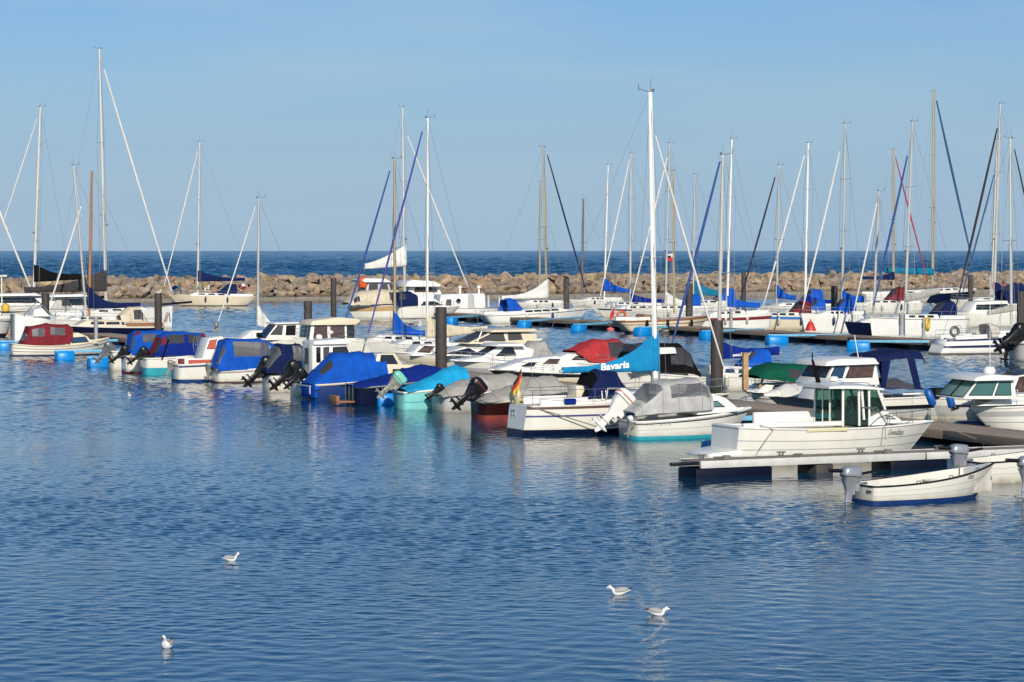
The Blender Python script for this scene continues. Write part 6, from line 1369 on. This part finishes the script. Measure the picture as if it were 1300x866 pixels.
b = Boat('inflatable_boat', 'grey covered dinghy tipped up at the stern of the canvas motorboat', 'dinghy', 474, 404, 504, 386, 384, 'R', beam=1.8); hull(b, greyhull, rubber, .1, wt=.8, rb=.6, rail=greyhull, railr=.1); canopy(b, [(474, 388, 398, .7), (482, 381, 398), (492, 381, 398), (498, 390, 398)], 1.0, c_tarp, n=2.4, name='boat_cover')
b = cruiser('white sedan cruiser with navy cockpit curtains and dark cabin window', 502, 405, 584, 389, 389, dict(boot=darkmast, rb=1.2), [(524, 389), (526, 374), (545, 375), (566, 388), (572, 391)], [([(534, 388), (538, 383), (552, 382.5), (562, 387.5)], dglass)], bow='R')
canopy(b, [(501, 383, 390), (504, 371, 389), (520, 370, 388), (527, 374, 388)], 1.4, c_navy, ((.3, .55, .06, .3),), vinyld)
b = cruiser('flybridge motor yacht with white roof and brown windows behind the cream masts', 508, 397, 600, 382, 382, None, [(512, 383), (522, 363), (556, 363), (566, 383)], [([(526, 371), (528, 365), (553, 365), (556, 371)], curtain)], bow='R')
cabin(b, [(514, 364), (518, 358), (524, 355.5), (550, 357), (560, 361), (558, 364)], 1.9, 1.7, white2, 'roof')
b = yacht('motor sailor with white flaked sail above its wheelhouse and orange bundle near the breakwater', 452, 399, 600, 385, 384, 'R', dict(m=white2), dict(base=(514, 384), top=(511.5, 136), m=alu, r=.16, spreaders=(.33, .62), jib=(517, 172, 594, 364, furl_w), jr=.12, splen=1.2), dict(end=(463, 341), mastpt=(514, 338), m=c_white, hm=2.4, he=.6, w=.35, pw=1.5), None, dict(h=.6))
cb = cabin(b, [(464, 385), (466, 358), (494, 358), (500, 385)], 1.5, 1.35, greyhull, 'wheelhouse'); window(cb, [(468, 372), (469, 361), (480, 361), (480, 372)], vinyld); window(cb, [(484, 372), (484, 361), (492, 361), (494, 372)], curtain)
cabin(b, [(460, 356), (464, 353.5), (490, 354), (497, 358.5), (462, 358.5)], 1.8, 1.7, white2, 'roof'); x_, z_ = b.p(461, 359, 1.0); m_ = MB(); m_.lathe([(.05, -.75), (.5, -.5), (.62, 0), (.5, .5), (.1, .7)], (x_, -1.0, z_), 10); m_.build('orange_bundle', orange, b.root)
# white deckhouse / house boat
b = Boat('house_boat', 'long white box shaped houseboat with ventilators on its flat roof', 'houseboat', 552, 403, 640, 391, 390, 'R', head=14, beam=3.6); hull(b, white2, darkmast, .15, wt=.95, rb=.3, rail=greymetal)
cb = cabin(b, [(556, 392), (560, 374), (616, 372.5), (617, 392)], 1.65, 1.6, white2, 'deckhouse', .15)
window(cb, [(566, 388), (567, 380), (573, 380), (573, 388)], vinyld); m_ = MB(); x_, z_ = b.p(582, 382, 1.65); m_.lathe([(.25, -.02), (.25, .02)], (x_, -1.67, z_), 14, 0, 'y'); m_.build('porthole', dglass, cb['o'])
x_, z_ = b.p(598, 383, 1.65); m_ = MB(); m_.box(x_ - .35, x_ + .35, -1.675, -1.64, z_ - .9, z_ + .75); m_.build('door', greyhull, cb['o'])
for px in (584, 608): x_, z_ = b.p(px, 372.5); m_ = MB(); m_.lathe([(.12, -.1), (.1, .5), (.22, .55), (.22, .75), (.05, .85)], (x_, 0, z_), 10); m_.build('ventilator', white2, b.root)
# pale steel dolphins beside the far pontoon head
for i, px in enumerate((620, 634)):
    P = at(px, 402, 0); o = empty('mooring_pole', ['slim pale mooring pole right of the white houseboat', 'paler mooring pole at the stern of the tan masted sailboat'][i], 'mooring pole', P); m_ = MB(); m_.lathe([(.13, -.5), (.13, 2.2), (.02, 2.3)], (0, 0, 0), 10); m_.build('shaft', galv, o); m_ = MB(); m_.lathe([(.16, .0), (.16, .25)], (0, 0, 0), 10); m_.build('weed_band', MATS['weed'], o)

# ------------------------------------------------------------------ birds
def gull(px, py, ang, label, s=1.0, z=0, P=None, nk=1.0):
    P = P or at(px, py, z)
    mb = MB(); n = 12; rings = []
    prof = [(-.21, .085, .006, .006), (-.17, .085, .03, .014), (-.12, .075, .055, .035), (-.05, .06, .080, .065), (.03, .055, .085, .075), (.09, .06, .075, .070), (.125, .09, .055, .060), (.14, .13, .036, .042), (.148, .165, .033, .038), (.165, .19, .038, .042), (.185, .195, .034, .036), (.205, .19, .014, .016), (.235, .182, .010, .010), (.258, .176, .003, .003)]
    prof = [(x - max(0, zc - .09) * (1 - nk) * .25, .09 + (zc - .09) * nk if x > .12 else zc, w * (1 + (1 - nk) * .35 if .12 < x < .16 else 1), h) for x, zc, w, h in prof]
    for x, zc, w, h in prof:
        rings.append([(x, w * math.cos(2 * math.pi * k / n), zc + h * math.sin(2 * math.pi * k / n)) for k in range(n)])
    mb.loft(rings)
    k = 0
    for i in range(len(prof) - 1):
        for j in range(n):
            a = 2 * math.pi * (j + .5) / n; x = prof[i][0]
            mb.m[k] = 0
            if x >= .2: mb.m[k] = 3
            elif x < .09 and x > -.16 and math.sin(a) > .1: mb.m[k] = 1
            elif x <= -.16: mb.m[k] = 0
            k += 1
    o = mb.build('seagull', [gullw, gullg, gullk, gullb], None, angle=80)
    for sg in (-1, 1):                                          # folded wing with dark tip
        w = MB(); w.loft([[(x, sg * (yy + .012 * math.cos(2 * math.pi * k / 8)), zz + hh * math.sin(2 * math.pi * k / 8)) for k in range(8)] for x, yy, zz, hh in ((.09, .068, .085, .012), (.04, .080, .09, .035), (-.05, .078, .095, .038), (-.13, .05, .105, .026), (-.16, .036, .11, .016))]); w.build('wing', gullg, o)
        w = MB(); w.loft([[(x, sg * (yy + .008 * math.cos(2 * math.pi * k / 8)), zz + hh * math.sin(2 * math.pi * k / 8)) for k in range(8)] for x, yy, zz, hh in ((-.158, .036, .11, .015), (-.21, .022, .125, .008), (-.245, .012, .135, .003))]); w.build('wing_tip', gullk, o)
        e = MB(); e.lathe([(.001, -.005), (.006, 0), (.001, .005)], (.185 - .1 * (1 - nk) * .25, sg * .034, .09 + .113 * nk), 6, 0, 'y'); e.build('eye', gullk, o)
    o.location = (P[0], P[1], P[2] - .012); o.rotation_euler = (0, 0, ang); o.scale = (s, s, s); return tag(o, label, 'seagull', 'seagulls on the harbour')
gull(293, 712, R(10), 'white seagull swimming to the right with raised head, upper left of the four', .95, nk=.85)
gull(786, 755, R(187), 'pale seagull swimming to the left in mid water', 1.15, nk=.55)
gull(835, 781, R(-8), 'seagull swimming to the right with head low, just right of the pale one', 1.05, nk=.42)
gull(213, 822, R(255), 'upright seagull facing the camera nearest at lower left', 1.1)
gull(165, 503, R(250), 'tiny distant seagull on the water below the left boats', 1.0)
P = at(201, 430, 0); gull(0, 0, R(20), 'seagull standing on top of the pile in front of the racing yacht bow', 1.4, P=(P.x, P.y, atD(201, 372.5, P.y).z + .02))
